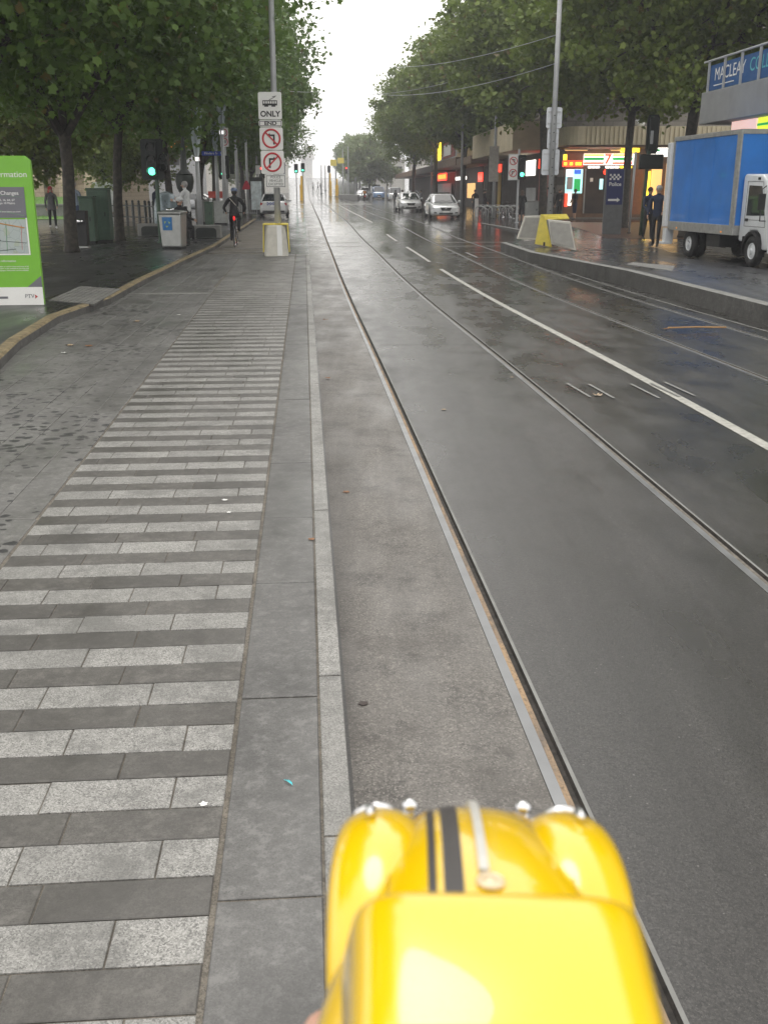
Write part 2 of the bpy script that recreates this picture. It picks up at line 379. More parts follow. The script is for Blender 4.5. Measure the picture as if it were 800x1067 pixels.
sheet(mk, -3.3, 7.6, 118, 121, .008); 
for b in (37.3, 39.9):                                      # pedestrian crossing lines
    sheet(mk, .9, 2.1, b, b+.12, .006); sheet(mk, 5.0, 8.2, b, b+.14, .006)
S('road_markings', mk, [m['white'], m['scuff']])
# surface seams and manhole frames
sm = MB()
sheet(sm, 6.72, 6.76, 2, 32, .004)
for b in (13.4, 21.0, 27.2): sheet(sm, .96, 2.2, b, b+.025, .004)
S('asphalt_seams', sm, m['concd'])
for a0, a1, b0, b1 in ((5.2, 6.7, 31.5, 33.8),):
    fr = MB()
    for q in ((a0,a1,b0,b0+.09),(a0,a1,b1-.09,b1),(a0,a0+.09,b0+.09,b1-.09),(a1-.09,a1,b0+.09,b1-.09)): sheet(fr, *q, .008)
    tag(fr.build('pit_cover', m['concd']), 'rectangular pit cover frame set in the road before the slanted concrete barrier', 'manhole cover')

# ---- left tram platform and its stone paving
A_K, A_G, A_S, A_SL, A_Y = .095, .010, -.255, -1.40, -2.95
B0, B1 = -2.0, 28.2
def rfbox(mb, a0, a1, b0, b1, z0, z1, mi=0):
    mb.prism([RF(a0,b0)[:2], RF(a1,b0)[:2], RF(a1,b1)[:2], RF(a0,b1)[:2]], z0, z1, mi)
pb = MB(); rfbox(pb, -12, A_K-.004, B0, B1, -.4, ZP-.005)
# beyond the stop the left carriageway runs on at platform level
rfbox(pb, -12, -1.0, B1, 60, -.4, ZP-.012)
S('tram_platform', pb, [m['grout']])
pv = MB(); random.seed(11)
def tile(a0, a1, b0, b1, mi, g=GAP, dz=0):
    z = ZP + dz + random.uniform(-.0015, .0015); c = .003
    lo = [RF(a0+g/2,b0+g/2), RF(a1-g/2,b0+g/2), RF(a1-g/2,b1-g/2), RF(a0+g/2,b1-g/2)]
    hi = [RF(a0+g/2+c,b0+g/2+c), RF(a1-g/2-c,b0+g/2+c), RF(a1-g/2-c,b1-g/2-c), RF(a0+g/2+c,b1-g/2-c)]
    t = [random.uniform(-.0008,.0008) for _ in range(4)]
    pv.add([(p[0],p[1],ZP-.02) for p in lo] + [(p[0],p[1],z-.002) for p in lo] + [(p[0],p[1],z+q) for p, q in zip(hi,t)],
           [(i,(i+1)%4,4+(i+1)%4,4+i) for i in range(4)] + [(4+i,4+(i+1)%4,8+(i+1)%4,8+i) for i in range(4)] + [(8,9,10,11)], mi)
b = B0
while b < B1:
    l = random.uniform(.75, 1.1); tile(A_G, A_K, b, min(b+l,B1), 0); b += l
b = B0 + .1
while b < B1:
    l = random.uniform(.88, 1.12); tile(A_S+.002, A_G, b, min(b+l,B1), 2); b += l
b = B0 - .07; k = 0
while b < 26.3:
    lite = k % 2 == 0; h = .157 if lite else .145
    a = A_S - .007; off = random.choice((.15, .30, .22)) if lite else random.choice((.32, .42))
    a1 = a; first = True
    A_L = A_SL - max(0, b-3)*.012
    if b > 23.5: A_L = A_SL - .25
    while a1 > A_L + .06:
        wdt = off if first else (.36 if lite else .38); first = False
        a0 = max(A_L, a1-wdt); 
        if a0 - A_L < .07: a0 = A_L
        tile(a0, a1, b, b+h, 0 if lite else 1, .005); a1 = a0
    if lite is False and b > 24.0 and b < 24.3: pass
    b += h; k += 1
SE = b
# tactile strip and end rows
for q in range(22): tile(A_S-.02-(q+1)*.066, A_S-.02-q*.066-.02, SE-.7, SE-.5, 0, .004, .006)
# spotted bluestone lane paving, courses run along the street
a = A_SL - .008; j = 0
while a > -3.75:
    wd = random.choice((.20,.24,.28)); b = B0 - random.random()*.5
    while b < B1:
        l = random.uniform(.45, .8)
        lim = A_SL - max(0, b+l-3)*.012 - .008
        a1 = min(a, lim)
        if a1 - (a-wd) > .05: tile(a-wd, a1, max(b,B0), min(b+l,B1), 3, .004)
        b += l
    a -= wd; j += 1
b = SE
while b < B1:
    tile(A_SL-.33, A_S-.02, b, min(b+.45,B1), 3, .005); b += .45
S('paving', pv, [m['granite'], m['blue'], m['slate'], m['lanepave']])
lt = MB()
for (x0,x1,b) in ((-3.4,-1.8,16.6),):        # pale row across the lane
    rfbox(lt, -2.95, -1.6, 17.2, 17.42, ZP-.01, ZP+.004)
for (a0,a1,b0,b1) in ((-3.2,-1.0,29.2,29.32),(-3.2,-1.0,30.9,31.02),(-3.2,-3.08,29.32,30.9)): rfbox(lt, a0,a1,b0,b1, ZP-.012, ZP+.004)
S('pale_paving_rows', lt, [m['granite']])

# left footpath with its yellow kerb (the kerb bulges out by the stop)
KY = [(0,372),(20,353),(60,328),(115,309),(150,290),(190,271),(225,255)]
ky = [G(x,y,ZF) for x,y in KY]
ky = [Vector((ky[0].x+.35, -2, ZF)), Vector((ky[0].x+.25, 6, ZF))] + ky + [Vector((RF(-2.75,60)[0], RF(-2.75,60)[1], ZF))]
fp = MB(); fp.prism([(-70,-2)] + [(p.x-.13,p.y) for p in ky] + [(-70,60)], -.4, ZF-.004)
S('footpath', fp, [m['foot']])
kb = MB()
for i in range(len(ky)-1):
    p, q = ky[i], ky[i+1]; L = (q-p).length; nn = max(1, int(L/.9))
    for s in range(nn):
        u = p.lerp(q, s/nn); v = p.lerp(q, (s+1)/nn); d = (v-u).normalized()*.003
        u, v = u+d, v-d
        kb.add([(u.x-.13,u.y,ZP-.1),(u.x,u.y,ZP-.1),(v.x,v.y,ZP-.1),(v.x-.13,v.y,ZP-.1),(u.x-.13,u.y,ZF),(u.x-.02,u.y,ZF),(v.x-.02,v.y,ZF),(v.x-.13,v.y,ZF),(u.x,u.y,ZF-.02),(v.x,v.y,ZF-.02)],
               [(4,5,6,7),(5,8,9,6),(8,1,2,9),(0,4,7,3),(0,1,8,5,4),(2,3,7,6,9)], [0,0,1,1,1,1])
S('yellow_kerb', kb, [m['yellowkerb'], m['kerb']])
tg = MB()                                     # tactile tile grid on the footpath
c0, c1, c2 = G(50,313,ZF), G(98,317,ZF), G(126,301,ZF); c3 = c0 + (c2-c1)
N1, N2 = 9, 12
for i in range(N1):
    for j in range(N2):
        def bl(u, v): return (c0*(1-u)*(1-v) + c1*u*(1-v) + c2*u*v + c3*(1-u)*v)
        u0, u1, v0, v1 = (i+.09)/N1, (i+.91)/N1, (j+.09)/N2, (j+.91)/N2
        tg.prism([bl(u0,v0).xy[:], bl(u1,v0).xy[:], bl(u1,v1).xy[:], bl(u0,v1).xy[:]], ZF-.01, ZF+.006)
tg.prism([c0.xy[:], c1.xy[:], c2.xy[:], c3.xy[:]], ZF-.02, ZF+.001, 1)
S('tactile_paving', tg, [m['granite'], m['kerb']])

# right platform with its kerb, and the footpath behind it
rp_ = MB()
AR = 7.08
e = [RF(AR,-2), RF(AR,22.5), G(552,262,ZR)[:], G(522,252,ZR)[:], (6.6,38.5,0), (6.35,44,0), (RF(9.4,60)[0],RF(9.4,60)[1],0), (RF(9.4,118)[0],RF(9.4,118)[1],0)]
rp_.prism([(p[0]+.16,p[1]) for p in e] + [(90,112),(90,-2)], -.5, ZR-.004)
S('right_platform', rp_, [m['rplat']])
rk = MB()
for i in range(len(e)-1):
    p = Vector(e[i][:2]+(0,)) if not isinstance(e[i], Vector) else Vector((e[i][0],e[i][1],0)); q = Vector((e[i+1][0],e[i+1][1],0)); p.z = 0
    nn = max(1, int((q-p).length/1.1))
    for s in range(nn):
        u = p.lerp(q, s/nn); v = p.lerp(q, (s+1)/nn); d = (v-u).normalized()*.004; u, v = u+d, v-d
        nrm = (q-p).normalized(); w_ = Vector((nrm.y, -nrm.x, 0))*.17
        if w_.length < .1: continue
        uu, vv = u+w_, v+w_
        rk.add([(u.x,u.y,-.5),(uu.x,uu.y,-.5),(vv.x,vv.y,-.5),(v.x,v.y,-.5),(u.x,u.y,ZR-.015),(uu.x,uu.y,ZR),(vv.x,vv.y,ZR),(v.x,v.y,ZR-.015)],
               [(0,1,5,4),(1,2,6,5),(2,3,7,6),(3,0,4,7),(4,5,6,7)], [0,0,0,0,1])
S('platform_kerb', rk, [m['kerb'], m['concd']])
rm_ = MB()
m['patch'] = M('concrete_path', (.15,.145,.14), .6, 0, .2, 3, .2)
m['brickpave'] = brickmat('brick_paving', (.085,.045,.035,1), (.11,.06,.045,1), (.05,.045,.04,1), 1, .24, .12, .008, 'xy', .35)
pc = [G(652,275,ZR), G(700,282,ZR), G(703,277,ZR), G(660,273,ZR)]
rm_.prism([(p.x,p.y) for p in pc], ZR-.01, ZR+.003)
S('tactile_row', rm_, [m['granite']])
bp = MB(); bp.prism([(8.2,38.4),(30,34),(30,60),(9.6,60),(9.0,48)], ZR-.02, ZR+.004)
S('brick_paving', bp, [m['brickpave']])
lk = MB()                                     # low kerb line between platform and truck lane
for i in range(9): 
    u = Vector((9.6+.0*i, 36.0, 0)).lerp(Vector((5.9+5.2, 10, 0)), i/9); v = Vector((9.6, 36.0, 0)).lerp(Vector((11.1, 10, 0)), (i+1)/9)
# lawn and light plaza on the left
lw = MB(); lw.loft([[(-60,57,ZF-.3),(-15.5,57,ZF-.3),(-15.5,57,ZF+.02),(-60,57,ZF+.02)],[(-60,84,ZF-.3),(-22,84,ZF-.3),(-22,84,ZF+1.0),(-60,84,ZF+1.0)]])
S('lawn_bed', lw, [M('soil', (.05,.04,.03), .9)])
pz = MB(); pz.prism([(-60,36),(-12.6,36),(-12.9,56.9),(-60,56.9)], ZF-.1, ZF+.004)
m['plaza'] = asphalt('plaza_paving', (.13,.13,.135), (.17,.17,.175), wet=.45, grain=.5)
S('plaza', pz, [m['plaza']])
# grass on the lawn: one mass
g_ = MB(); random.seed(5)
for _ in range(14000):
    y = random.uniform(57.1,83.9); x = random.uniform(-45,-15.6-(y-57)*.24); ZG = ZF + (y-57)/27*.98; h = random.uniform(.05,.13); a_ = random.random()*6.3; q = .025
    g_.add([(x-q*math.cos(a_),y-q*math.sin(a_),ZG+.02),(x+q*math.cos(a_),y+q*math.sin(a_),ZG+.02),(x+random.uniform(-.05,.05),y+random.uniform(-.05,.05),ZG+.02+h)],[(0,1,2)])
g_.loft([[(-60,57.05,ZF+.0),(-15.55,57.05,ZF+.0),(-15.55,57.05,ZF+.04),(-60,57.05,ZF+.04)],[(-60,83.95,ZF+.9),(-22.05,83.95,ZF+.9),(-22.05,83.95,ZF+1.03),(-60,83.95,ZF+1.03)]])
tag(g_.build('lawn_grass', M('lawn', (.10,.22,.03), .8, 0, .25, 3)), 'bright green mown lawn behind the low black fence', 'grass', kind='stuff')

# ------------------------------------------------------------------ trees
bark = NT('bark')
_k = bark.mix(bark.ramp(bark.noise(7, 5, .6), .45, .6), (.034,.030,.025), (.065,.056,.045))
bark.bump(bark.noise(30, 5, .7, stretch=(1,1,.25)), .6, .03); m['bark'] = bark.set(Base_Color=_k, Roughness=.85)
def leafmat(name, c1, c2, c3):
    t = NT(name); r = t.geo.outputs['Random Per Island']
    k = t.mix(t.ramp(r, 0, 1), c1, c2); k = t.mix(t.ramp(t.noise(.9, 4, .6), .45, .65), k, c3)
    k = t.mix(t.ramp(r, .965, .975), k, (.16,.12,.035))
    t.set(Base_Color=k, Roughness=.5, Specular_IOR_Level=.35)
    tr = t.n('ShaderNodeBsdfTranslucent'); t.l(t.mix(.5, k, (.12,.20,.02)), tr.inputs['Color'])
    mx = t.n('ShaderNodeMixShader'); mx.inputs[0].default_value = .34
    o = t.t.nodes['Material Output']; t.l(t.b.outputs[0], mx.inputs[1]); t.l(tr.outputs[0], mx.inputs[2]); t.l(mx.outputs[0], o.inputs['Surface'])
    return t.mat
m['leafL'] = leafmat('leaf_dark', (.075,.150,.030), (.160,.250,.055), (.11,.185,.045))
m['leafR'] = leafmat('leaf_light', (.13,.185,.036), (.24,.30,.065), (.17,.22,.055))
LEAF = np.array([(0,0),(.38,.08),(.30,.34),(.55,.52),(.22,.66),(0,1.0),(-.22,.66),(-.55,.52),(-.30,.34),(-.38,.08)])
def leaves_mesh(name, centers, size, rng, mat):
    n = len(centers); nL = len(LEAF)
    d = rng.normal(size=(n,3)); d[:,2] = d[:,2]*.5 - .25; d /= np.linalg.norm(d,axis=1)[:,None]     # leaf axis
    u = rng.normal(size=(n,3)); nrm = np.cross(d,u); nrm[:,2] = np.abs(nrm[:,2]) + .25*rng.random(n); nrm /= np.linalg.norm(nrm,axis=1)[:,None]
    sd = np.cross(nrm,d); sd /= np.linalg.norm(sd,axis=1)[:,None]
    s = size*rng.uniform(.6,1.25,n)
    V = centers[:,None,:] + s[:,None,None]*(LEAF[None,:,0:1]*sd[:,None,:]*.95 + LEAF[None,:,1:2]*d[:,None,:] - (np.abs(LEAF[None,:,0:1])*.35)*nrm[:,None,:])
    V = V.reshape(-1,3); me = bpy.data.meshes.new(name); me.vertices.add(len(V)); me.vertices.foreach_set('co', V.ravel().astype(np.float32))
    idx = np.arange(n*nL, dtype=np.int32)
    me.loops.add(len(idx)); me.loops.foreach_set('vertex_index', idx)
    me.polygons.add(n); me.polygons.foreach_set('loop_start', np.arange(0,n*nL,nL,dtype=np.int32)); me.polygons.foreach_set('loop_total', np.full(n,nL,dtype=np.int32))
    me.update(calc_edges=True); me.validate(); me.materials.append(mat); return me
def make_tree(seed, height, base, rad, mat, ncl=300, per=60, leaf=.24, lean=0.0, tr=.26):
    rng = np.random.default_rng(seed); rnd = random.Random(seed)
    t = empty('plane_tree'); w_ = MB()
    fork = base + .2 + rnd.random()*.5
    top = Vector((lean, rnd.uniform(-.2,.2), fork))
    w_.tube([(0,0,-.05),(0.0,0,.15),(lean*.2,0,fork*.35),(lean*.6,0.02,fork*.7),top], [tr*1.25,tr,tr*.86,tr*.8,tr*.78], 10)
    ends = []; C = Vector((lean,0,(base+height)/2)); rz = (height-base)/2
    nl = rnd.choice((4,5))
    for i in range(nl):
        a = 2*math.pi*i/nl + rnd.uniform(-.4,.4); el = rnd.uniform(.55,1.05); Lg = rnd.uniform(.75,1.0)
        e1 = top + Vector((math.cos(a)*rad*.42*Lg, math.sin(a)*rad*.42*Lg, (height-fork)*.30*el))
        e2 = top + Vector((math.cos(a+.2)*rad*.78*Lg, math.sin(a+.2)*rad*.78*Lg, (height-fork)*.62*el))
        mid = top.lerp(e1,.5) + Vector((rnd.uniform(-.2,.2),rnd.uniform(-.2,.2),-.15))
        w_.tube([top-Vector((0,0,.15)),mid,e1,e2], [tr*.55,tr*.44,tr*.34,tr*.1], 7); ends += [e1,e2]
        for j in range(5):
            s = e1.lerp(e2, rnd.uniform(-.5,.8)); b_ = a + rnd.uniform(-1.2,1.2)
            ee = s + Vector((math.cos(b_)*rad*.42, math.sin(b_)*rad*.42, rnd.uniform(-.2,.30)*rz)); 
            w_.tube([s, s.lerp(ee,.5)+Vector((0,0,.2)), ee], [tr*.2,tr*.13,.02], 5); ends.append(ee)
    w_.tube([top-Vector((0,0,.1)), top+Vector((.3,.2,(height-fork)*.45)), top+Vector((.1,-.1,(height-fork)*.85))], [tr*.6,tr*.35,.05], 7)
    w_.build('trunk', m['bark'], t, smooth=True)
    # leaf clumps: mostly towards the surface of an uneven ellipsoid
    lob = [(rng.normal(size=3)) for _ in range(9)]; lob = [l/np.linalg.norm(l) for l in lob]
    cs = []
    while len(cs) < ncl:
        d = rng.normal(size=3); d /= np.linalg.norm(d)
        r = rng.uniform(.25,1)**.55 * (1 + .22*max(np.dot(d,l) for l in lob)**6 - .13)
        z = d[2]*r
        wr = 1.0 if z > -.2 else 1.0 - .15*(-.2 - z)
        p = np.array([d[0]*r*rad*wr, d[1]*r*rad*wr, z*rz])
        cs.append(p + np.array(C))
    for e_ in ends:
        for _ in range(2): cs.append(np.array(e_) + rng.normal(size=3)*.5)
    cs = np.array(cs); k = per
    sz = rng.uniform(.45,1.0,len(cs))
    pts = cs[:,None,:] + rng.normal(size=(len(cs),k,3))*np.array([.62,.62,.42])*sz[:,None,None]
    pts = pts.reshape(-1,3); pts = pts[pts[:,2] > base-.7]
    me = leaves_mesh('crown', pts, leaf, rng, mat); o = bpy.data.objects.new('crown', me); col.objects.link(o); o.parent = t
    return t
treesL = [make_tree(1, 14.5, 2.9, 5.8, m['leafL'], 330, 92, .205, .3, .2), make_tree(2, 15, 3.3, 6.2, m['leafL'], 330, 88, .215, -.2, .2), make_tree(9, 14, 3.9, 5.9, m['leafL'], 360, 85, .28, .2, .2)]
m['leafY'] = leafmat('leaf_yellow', (.12,.16,.03), (.20,.24,.05), (.15,.19,.04))
treesL.append(make_tree(14, 11, 1.9, 4.6, m['leafY'], 260, 60, .26, .1, .16))
treesR = [make_tree(4, 15.5, 5.0, 5.8, m['leafR'], 360, 85, .235, -.3), make_tree(5, 16, 5.4, 6.4, m['leafR'], 360, 75, .29, .2), make_tree(6, 15.5, 5.6, 6.6, m['leafR'], 340, 70, .31, 0)]
gpL = 'plane trees along the left footpath'; gpR = 'plane trees along the right footpath'
def aL(D, off=0): return Vector((-8.3 - .0765*(D-33)+off, D, ZF-.02))
L_ = [(0, G(75,262,ZF), 1.2, .92, 'leaning plane tree trunk beside the green electrical cabinets and black bin'),
      (1, G(125,250,ZF), 4.0, .86, 'straight plane tree between the green cabinets and the nearest green traffic light'),
      (0, Vector((-7.45,20.6,ZF)), 2.7, .95, 'plane tree growing right behind the green information panel'),
      (1, Vector((-7.9,12.0,ZF)), .4, .9, 'nearest left plane tree whose dark branches overhang the information panel'),
      (2, aL(46), 3.3, .93, 'plane tree just behind the man in the white shirt'),
      (0, aL(57,.2), 5.2, .95, 'plane tree behind the grey bin row, left of the blue street name sign'),
      (2, aL(69), .9, 1.05, 'plane tree directly behind the traffic light under the blue street sign'),
      (1, aL(82,-.2), 2.2, 1.0, 'plane tree beyond the cyclist, among the glass-topped lamp columns'),
      (2, aL(97,.3), 4.1, 1.05, 'plane tree right of the red sign far along the left footpath'),
      (0, aL(113), 5.9, 1.02, 'farthest plane tree of the left row, by the bright junction'),
      (3, Vector((-16.5,66,ZF)), 2.0, .85, 'low plane tree standing at the corner of the fenced lawn'),
      (3, Vector((-14.5,43,ZF)), 3.0, .95, 'plane tree out on the pale plaza behind the two pedestrians')]
R_ = [(0, Vector((11.2,38.9,ZR)), .8, .96, 'large plane tree rising behind the blue box truck'),
      (1, Vector((9.3,61.6,ZR)), 2.6, 1.0, 'plane tree behind the tall pole and slanted barriers'),
      (2, Vector((7.9,79,ZR)), 4.4, .95, 'plane tree over the parked bicycles'),
      (1, Vector((6.9,93,ZR)), 5.3, .93, 'plane tree just right of the nearer white sedan'),
      (2, Vector((5.4,111,ZR)), .3, .96, 'plane tree between the two white sedans'),
      (0, Vector((3.6,130,.4)), 1.7, .96, 'farthest plane tree of the right row, overhanging the road'),
      (0, Vector((14.0,25.5,ZR)), 3.9, 1.0, 'plane tree overhanging the truck from the right edge'),
      (2, Vector((11.3,49.5,ZR)), 5.5, .85, 'plane tree in front of the ribbed cream awning')]
used = set()
for arr, lst, gp in ((treesL, L_, gpL), (treesR, R_, gpR)):
    for k, loc, rz, s, lab in lst:
        pr = arr[k]; o = pr if id(pr) not in used else copy_tree(pr); used.add(id(pr))
        put(o, loc, rz, lab, s); o['category'] = 'tree'; o['group'] = gp
# far avenue trees beyond the junction (smaller in the picture)
m['leafF'] = leafmat('leaf_far_hazed', (.20,.25,.12), (.28,.33,.16), (.23,.27,.13))  # leaf colour paled to add distance haze to these crowns
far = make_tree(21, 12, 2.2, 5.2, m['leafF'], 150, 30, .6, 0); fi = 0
spots = []
for i in range(8):
    D = 190 + i*34; z = zr(D)
    spots.append((P(347+0*i, 190, D).x + 6.5, D, z)); 
for i in range(6):
    D = 185 + i*42; spots.append((P(322,190,D).x - 12 - 0*i, D, zr(D)))
for i in range(4):
    D = 200 + i*40; spots.append((P(400,190,D).x + 10+3*i, D, zr(D)))
for i, s_ in enumerate(spots):
    o = far if i == 0 else copy_tree(far)
    put(o, s_, i*1.3, ['hazy distant avenue tree in the row rising to the right of the far tram tracks', 'hazy distant avenue tree left of the far tram tracks', 'hazy distant avenue tree behind the far traffic at right'][0 if i < 8 else 1 if i < 14 else 2], .9+.2*((i*7)%5)/5, None)
    o['category'] = 'tree'; o['group'] = ['distant trees right of the far tracks', 'distant trees left of the far tracks', 'distant trees behind the far traffic'][0 if i < 8 else 1 if i < 14 else 2]

# ------------------------------------------------------------------ people
HAND = m['skin']
def capsule_mats(o, me, segs, mats):
    for mt in mats: me.materials.append(mt)
    ids = []
    for p in me.polygons:
        c = p.center; best = 1e9; bi = 0
        for a, b, r, k in segs:
            ab = b-a; t = max(0, min(1, (c-a).dot(ab)/max(ab.length_squared,1e-9))); d = (c-(a+ab*t)).length - r
            if d < best: best = d; bi = k
        ids.append(bi)
    me.polygons.foreach_set('material_index', ids); me.polygons.foreach_set('use_smooth', [True]*len(ids))
def skin_body(name, J, E, rad, segmat, mats, root, parent=None, sub=1):
    names = list(J); me = bpy.data.meshes.new('sk'); me.from_pydata([J[k] for k in names], [(names.index(a), names.index(b)) for a, b in E], [])
    o = bpy.data.objects.new('sk', me); col.objects.link(o)
    md = o.modifiers.new('s', 'SKIN'); md.use_smooth_shade = True; md.branch_smoothing = .3
    sv = me.skin_vertices[0].data if me.skin_vertices else None
    if sv is None:
        bmm = bmesh.new(); bmm.from_mesh(me); bmm.verts.layers.skin.verify(); bmm.to_mesh(me); bmm.free(); sv = me.skin_vertices[0].data
    for i, k in enumerate(names):
        r = rad[k]; sv[i].radius = r if hasattr(r,'__len__') else (r, r); sv[i].use_root = (k == root)
    ss_ = o.modifiers.new('u', 'SUBSURF'); ss_.levels = sub
    dg = bpy.context.evaluated_depsgraph_get(); dg.update()
    nm = bpy.data.meshes.new_from_object(o.evaluated_get(dg)); bpy.data.objects.remove(o); bpy.data.meshes.remove(me)
    nm.name = name; nm.materials.clear()
    q = bpy.data.objects.new(name, nm); col.objects.link(q)
    segs = [(Vector(J[a]), Vector(J[b]), .5*((rad[a] if not hasattr(rad[a],'__len__') else max(rad[a]))+(rad[b] if not hasattr(rad[b],'__len__') else max(rad[b]))), segmat(a,b)) for a, b in E]
    capsule_mats(q, nm, segs, mats)
    if parent: q.parent = parent
    return q
def cloth(name, c): return M(name, c, .85, 0, .15, 12, .2)
MC = {k: cloth('cloth_'+k, v) for k, v in dict(black=(.012,.012,.014), navy=(.02,.028,.06), jeans=(.03,.045,.09), grey=(.10,.10,.105), bluegrey=(.20,.24,.30), white=(.62,.63,.64), brown=(.06,.045,.03), olive=(.10,.09,.04), dark=(.02,.02,.022), shoe=(.03,.03,.03), whiteshoe=(.6,.6,.6), hivis=(.7,.25,.02)).items()}
MH = {k: M('hair_'+k, v, .6, 0, .2, 30) for k, v in dict(red=(.45,.01,.015), grey=(.35,.34,.33), dark=(.02,.014,.01), brown=(.07,.035,.02)).items()}
def person(loc, rz, label, top='black', legs='black', shoe='shoe', hair='dark', hlen=0, H=1.72, stride=.0, arms=(0,0), elbow=(.3,.3), lean=0.0, cap=None, shorts=False, sit=False, sleeves=True, wide=1.0, ride=None, group=None, skirt=False, bag=None, jacket_open=False):
    """faces -y; +x is the person's left"""
    t = empty('person', loc, rz, label, 'person', group); s = H/1.75
    J = {}; hip = .94
    if sit: hip = .50
    if ride: hip = ride['hip']
    def A(k, x, y, z): J[k] = (x*s, y*s, z*s)
    ly = -math.sin(lean)
    def up(h): return (-math.sin(lean)*h, hip + math.cos(lean)*h)    # y, z of a point h above pelvis along the spine
    A('pel', 0, 0, hip)
    for k, h in (('wst', .20), ('chs', .38), ('nkb', .53), ('nek', .585)): y, z = up(h); A(k, 0, y, z)
    y, z = up(.60); A('jaw', 0, y-.02, z+.045); A('hed', 0, y-.025, z+.115); A('crn', 0, y-.015, z+.185)
    for sd, sn in ((1,'L'),(-1,'R')):
        y, z = up(.475); A('sh'+sn, sd*.175*wide, y, z)
        aa = arms[0 if sd > 0 else 1]; ee = elbow[0 if sd > 0 else 1]
        if ride:
            hx, hy, hz = ride['hand']; A('wr'+sn, sd*hx, hy+.03, hz+.03); A('hd'+sn, sd*hx, hy-.03, hz)
            A('el'+sn, sd*(hx+.06), (y+hy)/2+.06, (z+hz)/2-.05)
        else:
            ex, ey, ez = sd*(.215*wide), y - math.sin(aa)*.28, z - math.cos(aa)*.28; A('el'+sn, ex+sd*.02, ey, ez)
            a2 = aa + ee; inn = .10 if ee > 1.2 else .0
            wx, wy, wz = sd*(.225*wide-inn), ey - math.sin(a2)*.245, ez - math.cos(a2)*.245; A('wr'+sn, wx, wy, wz)
            A('hd'+sn, wx-sd*.01, wy-math.sin(a2)*.08, wz-math.cos(a2)*.08)
        h0 = Vector(J['hd'+sn])/s; w0 = Vector(J['wr'+sn])/s; dr = (h0-w0).normalized()
        side = Vector((0,1,0)) if abs(dr.y) < .7 else Vector((0,0,1))
        for q in range(4): 
            p_ = h0 + dr*(.075 - .01*abs(q-1.5)) + side*(.024*(q-1.5)) - Vector((sd*.012,0,0)); A('f%d%s'%(q,sn), *p_)
        p_ = h0 + dr*.015 - side*.05; A('th'+sn, *p_)
        A('hp'+sn, sd*.095, 0, hip-.06)
        if sit:
            A('kn'+sn, sd*.13, -.42, hip); A('an'+sn, sd*.13, -.40, .09); A('to'+sn, sd*.14, -.56, .035)
        elif ride:
            ky, kz, ay, az = ride['leg'][0 if sd > 0 else 1]; A('kn'+sn, sd*.11, ky, kz); A('an'+sn, sd*.11, ay, az); A('to'+sn, sd*.12, ay-.15, az-.05)
        else:
            an = stride*sd; kz = hip-.06-math.cos(an)*.42; ky = -math.sin(an)*.42
            A('kn'+sn, sd*.10, ky-.02, kz); bend = -.25 if an < 0 else .05
            b2 = an + (-.45*abs(stride) if an < 0 else 0.0)
            ay = ky - math.sin(b2)*.40; az = max(.085, kz - math.cos(b2)*.40); A('an'+sn, sd*.10, ay, az); A('to'+sn, sd*.115, ay-.15, max(.032, az-.055))
    E = [('pel','wst'),('wst','chs'),('chs','nkb'),('nkb','nek'),('nek','jaw'),('jaw','hed'),('hed','crn')]
    for sn in 'LR':
        E += [('chs' if False else 'nkb','sh'+sn),('sh'+sn,'el'+sn),('el'+sn,'wr'+sn),('wr'+sn,'hd'+sn),('hd'+sn,'th'+sn)] + [('hd'+sn,'f%d%s'%(q,sn)) for q in range(4)]
        E += [('pel','hp'+sn),('hp'+sn,'kn'+sn),('kn'+sn,'an'+sn),('an'+sn,'to'+sn)]
    rr = dict(pel=(.145*wide,.115), wst=(.135*wide,.105), chs=(.165*wide,.12), nkb=(.10,.085), nek=.055, jaw=.068, hed=(.080,.097), crn=(.062,.078))
    for sn in 'LR':
        rr.update({'sh'+sn:.068,'el'+sn:.05,'wr'+sn:.032,'hd'+sn:(.036,.022),'th'+sn:.010,'hp'+sn:.095,'kn'+sn:.062,'an'+sn:.045,'to'+sn:.040}); rr.update({'f%d%s'%(q,sn):.009 for q in range(4)})
    rad = {k: (tuple(x*s for x in v) if hasattr(v,'__len__') else v*s) for k, v in rr.items()}
    def sm_(a, b):
        k = b
        if k in ('jaw','hed','crn') or k.startswith('f') or k.startswith('th') or k.startswith('hd'): return 0
        if k == 'nek': return 0
        if k.startswith('wr'): return 1 if sleeves else 0
        if k.startswith('kn') or k.startswith('hp'): return 2
        if k.startswith('an'): return 0 if shorts else 2
        if k.startswith('to'): return 3
        return 1
    skin_body('body', J, E, rad, sm_, [HAND, MC[top], MC[legs], MC[shoe]], 'pel', t)
    # head details: hair cap, nose, eyes, ears
    hd = Vector(J['hed']); 
    hm = MB(); hm.ell(hd + Vector((0,.022,.035))*s, (.094*s,.108*s,.105*s), 14, 9)
    if hlen: hm.loft([[tuple(hd + Vector((math.cos(q)*.088*k1, .055+math.sin(q)*.045*k1, .03-z_))*s) for q in [i*math.pi/5 for i in range(10)]] for z_, k1 in ((0,.9),(.08,1.1),(.16*hlen,1.2),(.30*hlen,.8))])
    if cap: 
        cm = MB(); cm.ell(hd + Vector((0,.01,.055))*s, (.102*s,.118*s,.088*s), 14, 9); cm.ell(hd+Vector((0,-.115,.055))*s, (.07*s,.06*s,.012*s), 12, 5)
        hm2 = MB(); hm2.ell(hd + Vector((0,.03,.01))*s, (.09*s,.10*s,.09*s), 12, 7); hm2.build('hair', MH[hair], t, smooth=True)
        cm.build('cap', cap, t, smooth=True)
    else: hm.build('hair', MH[hair], t, smooth=True)
